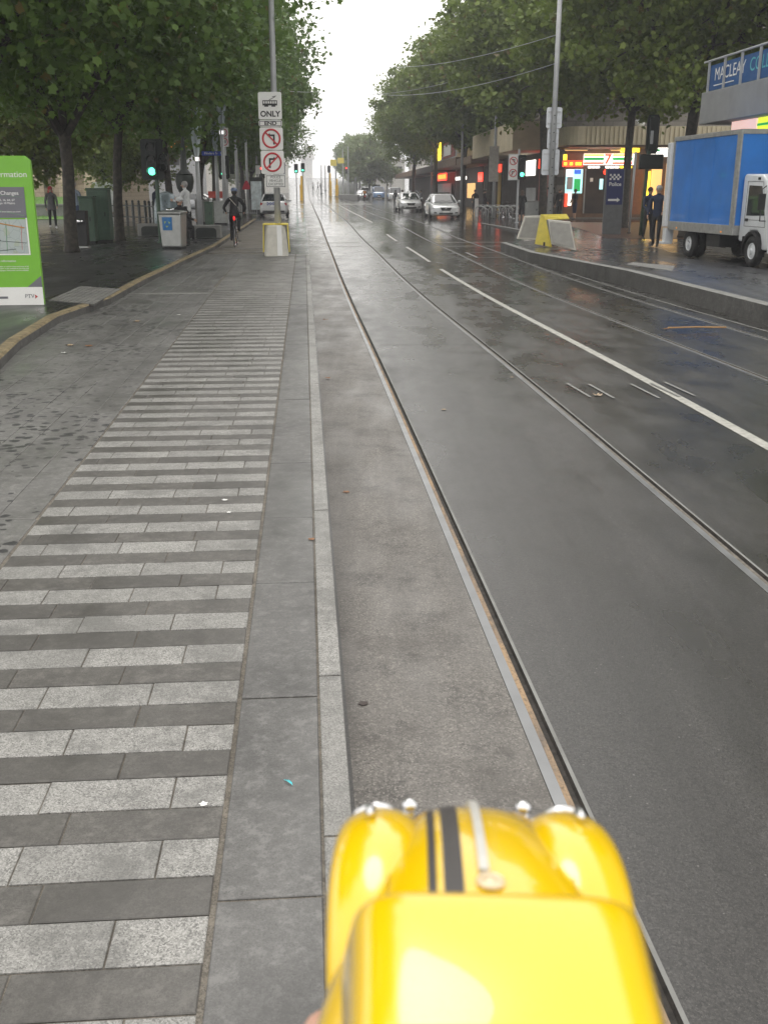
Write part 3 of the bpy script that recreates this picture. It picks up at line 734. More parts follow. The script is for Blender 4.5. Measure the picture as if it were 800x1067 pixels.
    fc = MB(); fc.ell(hd+Vector((0,-.105,-.005))*s, (.013*s,.02*s,.022*s), 8, 6); fc.build('nose', HAND, t, smooth=True)
    for sd in (1,-1):
        er = MB(); er.ell(hd+Vector((sd*.083,.0,-.005))*s, (.012*s,.02*s,.03*s), 8, 6); er.build('ear', HAND, t, smooth=True)
        ey = MB(); ey.ell(hd+Vector((sd*.032,-.093,.022))*s, (.012*s,.008*s,.007*s), 8, 5); ey.build('eye', m['mouth'], t, smooth=True)
    mo = MB(); mo.ell(hd+Vector((0,-.092,-.045))*s, (.024*s,.007*s,.005*s), 8, 5); mo.build('mouth', m['mouth'], t, smooth=True)
    if bag:
        b_ = MB(); c_ = Vector(J['chs'])
        b_.tube([c_+Vector((.13,.10,.12))*s, c_+Vector((0,.15,-.02))*s, c_+Vector((-.16,.12,-.2))*s], .012*s, 6); b_.build('strap', m['sign_strap'], t)
    if skirt:
        k_ = MB(); k_.loft([[tuple(Vector((math.cos(q)*.17*w2, math.sin(q)*.13*w2, hip-dz))*s) for q in [i*math.pi/7 for i in range(14)]] for dz, w2 in ((-.12,.95),(.0,1.1),(.2,1.25))], caps=False)
        k_.build('skirt', MC[legs], t, smooth=True)
    if jacket_open:
        k_ = MB(); k_.loft([[tuple(Vector((math.cos(q)*.17*w2, math.sin(q)*.14*w2, hip-dz))*s) for q in [i*math.pi/7 for i in range(14)]] for dz, w2 in ((-.40,.9),(-.1,.95),(.12,1.1))], caps=False)
        k_.build('jacket_hem', MC[top], t, smooth=True)
    return t
m['mouth'] = M('lips_and_eyes', (.06,.03,.03), .5)
m['sign_strap'] = M('pale_strap', (.45,.43,.38), .7)

person(G(56,239,ZF), .35, 'red haired woman in grey jacket and black leggings walking left of the leaning trunk', 'grey', 'black', 'whiteshoe', 'red', 1, 1.66, .42, (.25,-.3), (.5,.3), jacket_open=True)
person(G(81,240,ZF), -.2, 'man in a blue grey shirt and jeans half hidden behind the leaning tree trunk', 'bluegrey', 'jeans', 'whiteshoe', 'grey', 0, 1.80, .35, (-.25,.3), (.2,.4))
person(G(165,236,ZF), 2.6, 'man in a navy jacket seen behind the pole of the nearest green traffic light', 'navy', 'black', 'shoe', 'dark', 0, 1.72, .1, (.1,.1), (.6,.6))
person(G(197,249,ZF), -1.9, 'grey haired man in a loose white shirt standing right of the steel bin', 'white', 'dark', 'shoe', 'grey', 0, 1.78, .06, (.35,.35), (1.4,1.5), wide=1.15, lean=.08)
person(G(187,254,ZF)+Vector((0,.3,0)), .9, 'seated person in a black top and white cap behind the steel bin', 'black', 'dark', 'shoe', 'dark', 0, 1.75, 0, (.5,.5), (.9,.9), cap=MC['white'], sit=True)
person(G(543,231,ZR), 3.0, 'brown haired woman in a dark top and very short shorts beside the right traffic light', 'dark', 'black', 'shoe', 'brown', 1, 1.66, .12, (.1,.15), (.5,1.3), shorts=True)
person(G(575,231,ZR)+Vector((0,1,0)), .5, 'person in black clothes right behind the tall right pole', 'black', 'black', 'shoe', 'dark', 1, 1.66, .1, (.1,.1), (.4,.4))
person(G(586,229,ZR)+Vector((0,1.4,0)), -.6, 'person in a long black coat facing the person behind the tall right pole', 'black', 'black', 'shoe', 'dark', 0, 1.74, .05, (.3,.1), (1.2,.4), jacket_open=True)
person(G(598,229,ZR), -.9, 'person in black top and navy shorts in front of the lit shop window', 'black', 'navy', 'shoe', 'dark', 0, 1.72, .1, (.4,.2), (1.3,.6), shorts=True)
person(G(605,226,ZR), .8, 'person in an olive top beside the convenience shop doorway', 'olive', 'brown', 'shoe', 'dark', 0, 1.70, .1, (.1,.2), (.6,.9))
person(G(682,257,ZR), -.5, 'man in dark navy workwear standing at the tail of the blue truck', 'navy', 'dark', 'shoe', 'grey', 0, 1.80, .15, (.2,.1), (.9,.5), wide=1.1)
person(G(673.5,250,ZR), .3, 'second man in dark clothes half hidden left of the truck tail', 'navy', 'dark', 'shoe', 'brown', 0, 1.76, .1, (.2,.2), (.7,.8))
for i, (px, lab, tp) in enumerate(((495,'person in a black coat standing by the parked bicycles','black'),(505,'person in a dark jacket behind the parked bicycles, by the grey box','dark'),(419,'distant pedestrian behind the farther white sedan','dark'),(412,'distant pedestrian in black left of the farther white sedan','black'),(439,'distant pedestrian between the two white sedans','grey'))):
    D = (74,71,98,104,92)[i]; q = P(px,198,D); person((q.x,D,ZR if D < 118 else .5), i*1.1, lab, tp, 'dark', 'shoe', 'dark', 0, 1.7, .15, (.1,.2), (.4,.7))
for i, (px, D, lab, tp) in enumerate(((326,225,'tiny pedestrian in white crossing by the far tram stop','white'),(331,228,'tiny pedestrian in a white top beside the far tracks','white'),(334,222,'tiny pedestrian in dark clothes on the far tracks','dark'))):
    q = P(px,190,D); person((q.x,D,zr(D)), i*1.3, lab, tp, 'dark' , 'shoe', 'dark', 0, 1.7, .2, (.1,.2), (.4,.4))

# ------------------------------------------------------------------ bicycles
def bicycle(label, group=None, colr=None):
    t = empty('bicycle', (0,0,0), 0, label, 'bicycle', group); fm = colr or m['black']   # rides towards +y
    for y in (-.52,.52):
        w_ = MB(); w_.ring((0,y,.34), .318, .018, 26, 6); o = w_.build('wheel', m['black'], t, smooth=True)
        r_ = MB(); r_.ring((0,y,.34), .295, .010, 24, 5)
        for k in range(14):
            a = k*math.pi/7; r_.tube([(0,y,.34),(0,y+math.cos(a)*.29,.34+math.sin(a)*.29)], .0018, 3)
        r_.cyl((-.04,y,.34), .02, .08, 'x', 8); r_.build('rim', m['chrome'], o)
    f = MB(); bb=(0,-.08,.30); st_=(0,-.22,.78); hd=(0,.36,.80); hl=(0,.39,.66); ra=(0,-.52,.34); fa=(0,.52,.34)
    for a,b,r in ((bb,st_,.017),(st_,hd,.016),(bb,hl,.019),(bb,ra,.01),(st_,ra,.009),(hd,hl,.019),(hl,fa,.013)): f.tube([a,b], r, 7)
    f.build('frame', fm, t, smooth=True)
    h = MB(); h.tube([(0,.35,.80),(0,.33,.97)], .014, 6); h.tube([(-.29,.28,.98),(-.15,.34,.99),(.15,.34,.99),(.29,.28,.98)], .013, 6); h.build('handlebar', m['black'], t, smooth=True)
    s_ = MB(); s_.tube([st_,(0,-.25,.92)], .012, 6); s_.loft([[(-.07,-.38,.93),(.07,-.38,.93),(.07,-.38,.96),(-.07,-.38,.96)],[(-.05,-.25,.93),(.05,-.25,.93),(.05,-.25,.955),(-.05,-.25,.955)],[(-.015,-.10,.93),(.015,-.10,.93),(.015,-.10,.95),(-.015,-.10,.95)]]); s_.build('saddle', m['black'], t, bevel=.008)
    c = MB(); c.cyl((.05,-.08,.30), .09, .006, 'x', 18); c.tube([(.07,-.08,.30),(.07,.02,.16)], .01, 5); c.tube([(-.05,-.08,.30),(-.05,-.18,.44)], .01, 5); c.box(.07,.15,-.01,.05,.145,.165); c.box(-.15,-.05,-.21,-.15,.43,.45); c.build('pedals', m['iron'], t)
    return t
g0 = G(246,256,ZP); g0.z = ZP
bk = bicycle('black bicycle ridden away by the helmeted cyclist', None); put(bk, (g0.x,g0.y,ZP-.008), TH)
fl = MB(); fl.ell((0,-.40,.84), (.035,.02,.075), 8, 6)
fl2 = MB(); fl2.tube([(0,-.36,.34+.34),(0,-.55,.70),(0,-.80,.58)], .018, 6); fl2.build('mudguard', m['black'], bk)
fl.build('rear_light', EM('red_reflector', (.8,.02,.02), .6), bk)
cyc = person((g0.x,g0.y,ZP-.008), TH+math.pi, 'cyclist in dark clothes and a blue helmet riding away down the left lane', 'black', 'black', 'shoe', 'dark', 0, 1.78, lean=.62, ride=dict(hip=.965, hand=(.27,-.30,.99), leg=((-.30,.66,-.02,.24),(-.36,.83,-.16,.50))), bag=True, cap=M('helmet_blue', (.10,.14,.24), .35))
cyc.location = RF(0,0); cyc.location = Vector((g0.x,g0.y,ZP-.008)) - Vector((-math.sin(TH),math.cos(TH),0))*.22
pbike = None
cols = [M('bike_silver',(.4,.4,.42),.4,.5), M('bike_blue',(.03,.08,.25),.4), M('bike_white',(.6,.6,.6),.4)]
bx = [(498,226),(507,227),(515,226),(523,228),(529,227),(535,227)]
for i, (px, py) in enumerate(bx):
    q = G(px,py,ZR)
    lab = ['parked bicycle nearest the white post, first of the row','parked bicycle second from the white post','parked bicycle behind the slim grey pole','parked bicycle just right of the slim grey pole','parked bicycle in front of the yellow panel, second from the traffic light','parked bicycle next to the right traffic light pole'][i]
    if pbike is None: pbike = bicycle(lab, 'bicycles parked in a row on the right footpath', cols[0]); o = pbike
    else: o = copy_tree(pbike)
    put(o, (q.x+.2,q.y,ZR), .9+.08*i, lab, group='bicycles parked in a row on the right footpath')
hoop = None
for i in range(6):
    px = 500 + 7*i; q = G(px,229,ZR)
    if hoop is None:
        h_ = MB(); pts = [(0,-.38,-.02),(0,-.38,.55)] + [(0,-.38*math.cos(a),.55+.25*math.sin(a)) for a in (.5,1.05,1.57,2.1,2.64)] + [(0,.38,.55),(0,.38,-.02)]
        h_.tube(pts, .028, 8); hoop = h_.build('bike_hoop', m['ssteel'], smooth=True); o = hoop
    else: o = copy_tree(hoop)
    put(o, (q.x,q.y,ZR), .9); tag(o, 'steel bicycle parking hoop in the row before the yellow panel', 'bike rack', 'steel hoops among the parked bicycles')

# ------------------------------------------------------------------ cars
m['carwhite'] = M('car_white', (.62,.63,.64), .25, 0, .03, 2, 0, .5, 1.0)
m['carsilver'] = M('car_silver', (.35,.36,.38), .3, .4, .03, 2, 0, .5, 1.0)
m['carblue'] = M('car_blue', (.10,.22,.45), .3, 0, .05, 2, 0, .5, 1.0)
m['lamp'] = M('headlamp', (.6,.62,.65), .1, .3, .05)
m['tail'] = M('tail_lamp', (.35,.01,.01), .2)
def ringsec(y, w, z0, z1, wt, n=4):
    # rounded body section: bottom, side bulge, shoulder, top
    return [(-w*.86,y,z0),(-w*.98,y,z0+.08),(-w,y,z0+(z1-z0)*.45),(-w*.97,y,z0+(z1-z0)*.78),(-wt,y,z1-.015),(-wt*.5,y,z1+.012),(wt*.5,y,z1+.012),(wt,y,z1-.015),(w*.97,y,z0+(z1-z0)*.78),(w,y,z0+(z1-z0)*.45),(w*.98,y,z0+.08),(w*.86,y,z0)]
def car(label, paint, style='sedan', cat='car', group=None):     # nose at -y
    t = empty('parked_car', (0,0,0), 0, label, cat, group); L = 4.75; hw = .92
    van = style == 'van'
    if van: secs = [(-2.4,.70,.32,.62,.60),(-2.33,.88,.24,.86,.78),(-2.0,.93,.2,1.06,.86),(-1.4,.95,.2,1.15,.9),(2.2,.95,.2,1.15,.9),(2.38,.92,.26,1.10,.86)]
    else: secs = [(-2.38,.55,.34,.56,.48),(-2.34,.74,.24,.66,.66),(-2.18,.87,.19,.74,.74),(-1.75,.91,.18,.84,.78),(-1.05,.92,.18,.94,.84),(0,.92,.18,.96,.86),(1.2,.92,.18,.98,.86),(1.9,.91,.20,1.0,.80),(2.2,.86,.24,.98,.76),(2.36,.74,.32,.90,.66)]
    b = MB(); b.loft([ringsec(*q) for q in secs]); b.build('body', paint, t, smooth=True, bevel=.02)
    # greenhouse
    if van: gh = [(-1.75,.84,1.12,.80,1.16),(-1.1,.86,1.12,.78,1.85),(2.1,.86,1.12,.80,1.92),(2.32,.84,1.08,.78,1.82)]
    else: gh = [(-1.12,.80,.93,.70,.96),(-.35,.83,.94,.60,1.38),(.25,.84,.95,.62,1.44),(.95,.83,.96,.60,1.41),(1.75,.78,.98,.66,1.02)]
    if style == 'wagon': gh = gh[:3] + [(1.6,.82,.96,.60,1.42),(2.15,.78,.97,.62,1.02)]
    g = MB(); g.loft([[(-wb,y,zb),(-wb*.97,y,zb+(zt-zb)*.3),(-wt,y,zt-.03),(-wt*.8,y,zt),(wt*.8,y,zt),(wt,y,zt-.03),(wb*.97,y,zb+(zt-zb)*.3),(wb,y,zb)] for y,wb,zb,wt,zt in gh]); g.build('window_glass', m['glassd'], t, smooth=False)
    r = MB(); k = gh[1:-1]; r.loft([[(-wt*1.01,y,zt-.045),(-wt*1.0,y,zt-.01),(-wt*.8,y,zt+.012),(wt*.8,y,zt+.012),(wt*1.0,y,zt-.01),(wt*1.01,y,zt-.045)] for y,wb,zb,wt,zt in k]); r.build('roof', paint, t, smooth=True)
    p = MB()
    for sd in (-1,1):
        a, c = gh[0], gh[1]; p.tube([(sd*a[1],a[0],a[2]),(sd*c[3],c[0],c[4]-.02)], .035, 6)
        a, c = gh[-1], gh[-2]; p.tube([(sd*a[1],a[0],a[2]),(sd*c[3],c[0],c[4]-.02)], .045, 6)
        c = gh[2]; p.tube([(sd*(c[1]+.004),c[0]+.1,c[2]),(sd*(c[3]+.01),c[0]+.05,c[4]-.03)], .03, 5)
    p.build('pillars', paint, t, smooth=True)
    for y in (-1.42,1.38):
        for sd in (-1,1):
            w_ = MB(); w_.cyl((sd*.72,y,.33), .33, sd*.215, 'x', 24); w_.cyl((sd*.9,y,.33), .385, sd*.018, 'x', 24)
            ww = MB(); ww.ring((sd*.83,y,.33), .245, .085, 24, 8); ww.cyl((sd*.76,y,.33), .26, sd*.12,'x',20); wo = ww.build('wheel', m['dark'], t, smooth=False)
            rr_ = MB(); rr_.cyl((sd*.885,y,.33), .07, sd*.03, 'x', 12); rr_.ring((sd*.90,y,.33), .19, .014, 20, 5)
            for q in range(7):
                a = q*2*math.pi/7; rr_.tube([(sd*.90,y,.33),(sd*.90,y+math.cos(a)*.19,.33+math.sin(a)*.19)], .018, 4)
            rr_.build('rim', m['ssteel'], wo)
            ar = MB(); ar.cyl((sd*.905,y,.33), .40, sd*.012, 'x', 24); ar.build('wheel_arch', m['black'], t)
    for sd in (-1,1):
        hz = .95 if van else .64
        h = MB(); h.ell((sd*.66,-2.20 if not van else -2.28,hz-.02), (.17,.13,.075), 12, 7); h.build('headlight', m['lamp'], t, smooth=True)
        tl = MB(); tl.box(min(sd*.56,sd*.84),max(sd*.56,sd*.84),2.24,2.335,.74,.90); tl.build('tail_light', m['tail'], t, bevel=.02)
        mr = MB(); mr.ell((sd*1.0,-.82,1.0), (.10,.06,.075), 10, 7); mr.tube([(sd*.85,-.82,.95),(sd*1.0,-.82,.97)], .02, 5); mr.build('mirror', paint, t, smooth=True)
        fg = MB(); fg.box(min(sd*.5,sd*.72),max(sd*.5,sd*.72),-2.372,-2.30,.33,.40); fg.build('fog_light', m['black'], t, bevel=.01)
    gr = MB(); gr.prismy([(-.34,.66),(.34,.66),(.24,.47),(-.24,.47)], -2.415, -2.3); go = gr.build('grille', m['black'], t, bevel=.008)
    e_ = MB(); e_.ring((0,-2.42,.57), .055, .012, 16, 6, 'y'); e_.build('emblem', m['chrome'], go)
    lo = MB(); lo.box(-.42,.42,-2.40,-2.3,.27,.37); lo.build('lower_grille', m['black'], t, bevel=.01)
    bp_ = MB(); bp_.box(-.70,.70,2.28,2.40,.30,.42); bp_.build('rear_valance', m['black'], t, bevel=.015)
    for y, z in ((-2.43,.42),(2.39,.70)):
        pl = MB(); pl.box(-.19,.19,y-.008,y+.008,z-.055,z+.055); pl.build('number_plate', m['signwhite'], t, bevel=.003)
    wp = MB(); wp.tube([(-.5,-1.13,.985),(.05,-.93,1.09)], .008, 4); wp.tube([(.0,-1.13,.985),(.5,-.93,1.09)], .008, 4); wp.build('wipers', m['black'], t)
    return t
q = G(462,228,None); c1 = car('white sedan parked at the right kerb, the nearer of the two facing the camera', m['carwhite'])
put(c1, (q.x+.0, q.y+2.4, zr(q.y+2.4)), .06, group='white sedans parked at the right kerb')
rb = MB(); rb.box(-.5,.5,.0,.22,1.475,1.53); tag(rb.build('roof_bar', m['iron'], c1, bevel=.02))
q = G(426,220.5,None); c2 = copy_tree(c1); put(c2, (q.x, q.y+2.4, zr(q.y+2.4)), .07, 'white sedan parked at the right kerb, the farther of the two facing the camera')
for ch in [o for o in bpy.data.objects if o.parent == c2 and o.name.startswith('roof_bar')]: bpy.data.objects.remove(ch)
c3 = car('white police style wagon with a blue chequered tail parked behind the left pole', m['carwhite'], 'wagon')
q = G(284,226,ZP); put(c3, (q.x-.1, q.y+2.4, ZP-.01), TH+math.pi*0+.0)
c3.rotation_euler.z = TH + math.pi      # nose away? flipped below
c3.rotation_euler.z = TH + math.pi
ck = MB()
for i in range(9):
    for j in range(3):
        if (i+j) % 2 == 0: ck.box(-.40+i*.09,-.40+i*.09+.091,2.365,2.378,.74+j*.06,.74+j*.06+.061)
ck.build('chequered_band', M('police_blue',(.03,.06,.30),.4), c3)
rk_ = MB(); rk_.box(-.55,.55,.6,.8,1.47,1.56); rk_.build('roof_light_bar', m['signwhite'], c3, bevel=.02)
# far traffic beyond the junction
cv = car('far white van', m['carwhite'], 'van', 'van'); cs = car('far silver car', m['carsilver']); cb = car('far blue van', m['carblue'], 'van', 'van')
farl = [(cv,391.5,195,'white van in the far traffic, directly behind the pale blue van'),(cb,394,172,'pale blue van in the far traffic at the edge of the bright junction'),(cs,377,168,'silver car in the far traffic just behind the far cyclist'),
        ('cv',383,215,'smaller white van in the far queue, left of the other white van'),('cs',380,190,'silver car queued behind the first far silver car'),('cs',430,150,'car glimpsed through the right tree trunks, left one'),('cv',411,155,'white van glimpsed through the right tree trunks')]
ref = {'cv':cv,'cs':cs,'cb':cb}
for o, px, D, lab in farl:
    if isinstance(o, str): o = copy_tree(ref[o])
    p_ = P(px,198,D); put(o, (p_.x,D,zr(D)), .06, lab)
parkedL = None
for i,(px,D) in enumerate(((150,75),(162,82),(176,88))):      # cars across the side street on the left
    o = copy_tree(ref['cs']); p_ = P(px,198,D); put(o, (p_.x,D+20,.2), 1.5, ['silver car on the side street behind the lawn, leftmost of three','silver car on the side street behind the lawn, middle of three','silver car on the side street behind the lawn, nearest the green signal'][i])
# far cyclist
q = G(380,212.5,None); fb = copy_tree(bk); put(fb, (q.x,q.y,q.z), .1, 'tiny bicycle under the far cyclist in the bright junction')
fc_ = person((q.x,q.y-.2,q.z), .1+math.pi, 'tiny cyclist with an orange vest in the bright junction', 'dark', 'dark', 'shoe', 'dark', 0, 1.75, lean=.6, ride=dict(hip=.965, hand=(.27,-.30,.99), leg=((-.30,.66,-.02,.24),(-.36,.83,-.16,.50))))
vst = MB(); vst.box(-.13,.13,.05,.14,1.15,1.40); vst.build('hi_vis_vest', MC['hivis'], fc_, bevel=.03)

# ------------------------------------------------------------------ blue box truck (nose at -y)
T = empty('box_truck', (0,0,0), 0, 'blue box truck with a white cab and aluminium edged cargo body on the right platform', 'truck')
m['blue_panel'] = M('truck_blue', (.018,.17,.56), .4, 0, .16, 1.1, 0, .5, .3)
m['alu'] = M('aluminium_rail', (.34,.34,.33), .5, .4, .2, 7)
m['truckwhite'] = M('truck_white', (.62,.64,.66), .35, 0, .06, 3, 0, .5, .4)
Wt = 1.06; yb0, yb1 = .0, 4.3; zb0, zb1 = .78, 3.34     # cargo body; camera sees the -x side
c_ = MB(); c_.box(-Wt,Wt,yb0,yb1,zb0,zb1); c_.build('cargo_body', m['blue_panel'], T, bevel=.01)
fr = MB(); e_ = .02
for z0,z1 in ((zb0-.03,zb0+.22),(zb1-.09,zb1+.03)):
    fr.box(-Wt-e_,-Wt+.03,yb0-e_,yb1+e_,z0,z1); fr.box(Wt-.03,Wt+e_,yb0-e_,yb1+e_,z0,z1); fr.box(-Wt+.03,Wt-.03,yb0-e_,yb0+.02,z0,z1); fr.box(-Wt+.03,Wt-.03,yb1-.02,yb1+e_,z0,z1)
for y in (yb0-e_-.003, yb1-.06):
    for sd in (-1,1): fr.box(min(sd*(Wt+.024),sd*(Wt-.02)),max(sd*(Wt+.024),sd*(Wt-.02)),y,y+(.24 if y < 1 else .09),zb0+.22,zb1-.09)
fr.build('body_frame', m['alu'], T, bevel=.006)
for sd in (-1,1):
    for z in (zb0+.11, zb1-.03):
        rv = MB(); x_ = yb0+.15
        while x_ < yb1-.1: rv.cyl((sd*(Wt+.018),x_,z), .014, sd*.008, 'x', 8); x_ += .22
        rv.build('rivet_row', m['alu'], T)
    for y_ in (1.55, 2.9): sm_2 = MB(); sm_2.box(min(sd*Wt,sd*(Wt+.006)),max(sd*Wt,sd*(Wt+.006)),y_,y_+.018,zb0+.225,zb1-.095); sm_2.build('panel_seam', m['blue_panel'], T)
tlift = MB(); tlift.box(-Wt-.10,Wt+.02,yb1+.05,yb1+.30,zb0+.05,zb1-.12); tlift.build('tail_lift', m['truckwhite'], T, bevel=.02)
tl = MB(); tl.box(-Wt-.06,-Wt+.20,yb1+.06,yb1+.28,.36,zb0+.02); tl.box(-Wt-.12,-Wt+.16,yb1+.02,yb1+.34,.32,.40); tl.box(Wt-.3,Wt-.05,yb1+.06,yb1+.28,.36,zb0+.02); tl.build('tail_step', m['truckwhite'], T, bevel=.01)
ch = MB(); ch.box(-.42,-.30,-1.6,yb1,.60,.75); ch.box(.30,.42,-1.6,yb1,.60,.75); ch.box(-.98,-.50,.9,1.75,.40,.72); ch.box(-.9,.9,3.3,3.38,.5,.7); ch.box(.5,.95,.7,1.9,.42,.72); ch.tube([(-.95,3.02,.42),(.95,3.02,.42)],.07,8); ch.tube([(-.8,-.88,.42),(.8,-.88,.42)],.06,8)
ch.build('chassis', m['black'], T, bevel=.01)
cabp = [(-1.72,.45),(-1.76,.95),(-1.62,1.25),(-1.28,2.12),(-1.05,2.26),(-.12,2.28),(-.06,2.2),(-.06,.62),(-.42,.60),(-.52,.80),(-.72,.90),(-1.04,.90),(-1.24,.80),(-1.34,.60),(-1.36,.45)]
cb_ = MB(); cb_.prismx(cabp, -.93, .93); cb_.build('cab', m['truckwhite'], T, bevel=.05, seg=3, smooth=True)
for sd in (-1,1):
    dw = MB(); dw.prismx([(-1.36,1.28),(-1.10,1.98),(-.42,2.0),(-.40,1.26)] if sd<0 else [(-1.36,1.28),(-1.10,1.98),(-.42,2.0),(-.40,1.26)], min(sd*.925,sd*.937), max(sd*.925,sd*.937)); dwo = dw.build('side_window', m['glassd'], T)
    dl = MB()
    for a,b in (((-.33,1.0),(-.33,2.1)),((-1.45,1.0),(-.33,1.0)),((-1.45,1.0),(-1.15,2.08)),((-1.15,2.08),(-.33,2.1)),((-1.45,1.16),(-.33,1.16))): dl.tube([(sd*.932,a[0],a[1]),(sd*.932,b[0],b[1])], .006, 4)
    do_ = dl.build('door', m['iron'], T)
    hn = MB(); hn.box(min(sd*.93,sd*.955),max(sd*.93,sd*.955),-.52,-.38,1.12,1.19); hn.build('handle', m['black'], do_, bevel=.008)
    mi_ = MB(); mi_.tube([(sd*.9,-1.42,1.15),(sd*1.12,-1.52,1.15),(sd*1.14,-1.52,1.9),(sd*.88,-1.25,2.0)], .015, 6); mi_.box(min(sd*1.05,sd*1.22),max(sd*1.05,sd*1.22),-1.58,-1.52,1.42,1.80); mi_.build('mirror', m['black'], T, bevel=.012)
    ind = MB(); ind.box(min(sd*.93,sd*.945),max(sd*.93,sd*.945),-.98,-.86,2.13,2.19); ind.build('marker_lamp', m['iron'], T)
    mg = MB(); pts = [(-.88+math.cos(a)*.47,.42+math.sin(a)*.47) for a in [i*math.pi/10 for i in range(-1,12)]]; ins = [(-.88+math.cos(a)*.41,.42+math.sin(a)*.41) for a in [i*math.pi/10 for i in range(11,-2,-1)]]
    mg.prismx(pts+ins, min(sd*.80,sd*.99), max(sd*.80,sd*.99)); mg.box(min(sd*.80,sd*.99),max(sd*.80,sd*.99),-.46,-.42,.28,.75); mg.build('mudguard', m['black'], T)
    for y in (-.88, 3.02):
        w_ = MB(); w_.ring((sd*.86,y,.40), .29, .11, 26, 8); w_.cyl((sd*.77,y,.40), .31, sd*.14, 'x', 22)
        if y > 0: w_.ring((sd*.62,y,.40), .29, .11, 26, 8)
        wo = w_.build('wheel', m['dark'], T, smooth=True)
        r_ = MB(); r_.cyl((sd*.90,y,.40), .19, sd*.035, 'x', 22, 0, .12) ; r_.ring((sd*.925,y,.40), .185, .02, 22, 6); r_.cyl((sd*.92,y,.40), .07, sd*.06, 'x', 10); r_.build('rim', m['truckwhite'], wo)
ws = MB(); ws.quad((-.82,-1.60,1.30),(.82,-1.60,1.30),(.78,-1.31,2.06),(-.78,-1.31,2.06)); ws.v = [(x,y-.02,z) for x,y,z in ws.v]; ws.build('windscreen', m['glassd'], T)
bmp = MB(); bmp.box(-.95,.95,-1.86,-1.70,.38,.66); bmp.build('bumper', m['truckwhite'], T, bevel=.03)
for sd in (-1,1):
    hl = MB(); hl.box(sd*.70-.16,sd*.70+.16,-1.80,-1.74,.72,.90); hl.build('headlight', m['lamp'], T, bevel=.02)
ol = MB(); ol.box(-Wt-.024,-Wt-.012,.62,.70,zb0+.02,zb0+.06); ol.box(-Wt-.024,-Wt-.012,3.6,3.68,zb0+.02,zb0+.06); ol.build('side_marker', EM('amber', (.9,.35,.02), .3), T)
a_ = G(717,268,ZR); b_ = G(782,278,ZR); dv = (b_-a_); 
ang = math.atan2(-(-dv.x), -dv.y)          # local -y points from rear to front wheel
ang = math.atan2(dv.x, -dv.y)
rot = Matrix.Rotation(ang, 3, 'Z'); sT = dv.length/3.9
T.rotation_euler = (0,0,ang); T.scale = (sT,sT,sT)
T.location = a_ - rot @ Vector((-.90*sT, 3.02*sT, 0)); T.location.z = ZR - .004


# ------------------------------------------------------------------ buildings
m['stonewall'] = brickmat('stone_courses', (.20,.185,.165,1), (.25,.235,.21,1), (.09,.085,.08,1), 1, 1.1, .45, .018, 'xz')
m['stonewall_s'] = brickmat('stone_courses_side', (.20,.185,.165,1), (.25,.235,.21,1), (.09,.085,.08,1), 1, 1.1, .45, .018, 'yz')
m['sandstone'] = brickmat('sandstone', (.40,.33,.22,1), (.47,.39,.27,1), (.2,.17,.12,1), 1, .8, .35, .015, 'xz')
m['cream'] = M('cream_render', (.50,.43,.30), .75, 0, .12, 1.5, .1)
m['beige'] = M('beige_awning', (.52,.46,.32), .6, 0, .1, 2)
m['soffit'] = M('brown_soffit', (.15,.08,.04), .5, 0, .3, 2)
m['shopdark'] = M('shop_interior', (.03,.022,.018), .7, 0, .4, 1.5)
m['redpanel'] = M('red_panel', (.30,.02,.015), .4)
m['yelpanel'] = M('mustard_panel', (.45,.28,.01), .5, 0, .08)
m['brownpanel'] = M('brown_panel', (.22,.08,.025), .5, 0, .15)
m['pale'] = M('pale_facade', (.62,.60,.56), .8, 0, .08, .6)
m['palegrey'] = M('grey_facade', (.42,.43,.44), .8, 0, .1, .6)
m['concp'] = M('smooth_concrete', (.23,.235,.24), .7, 0, .1, 2, .1)
m['terra'] = M('terracotta', (.22,.07,.04), .7, 0, .15, 3)
m['winglass'] = glass('window_dark', (.03,.035,.04), .12)
E_ = lambda n, c, e: EM('lit_'+n, c, e)
LW = E_('white',(1,.96,.88),1.8); LY = E_('yellow',(1,.68,.04),1.8); LR = E_('red',(1,.05,.02),1.8); LO = E_('orange',(1,.28,.03),1.9); LG = E_('greenlit',(.02,.40,.10),.6); LC = E_('cyan',(.45,.85,.90),.9); LWm = E_('warm',(1,.62,.22),.6); LB = E_('bluesign',(.05,.2,.9),.5)

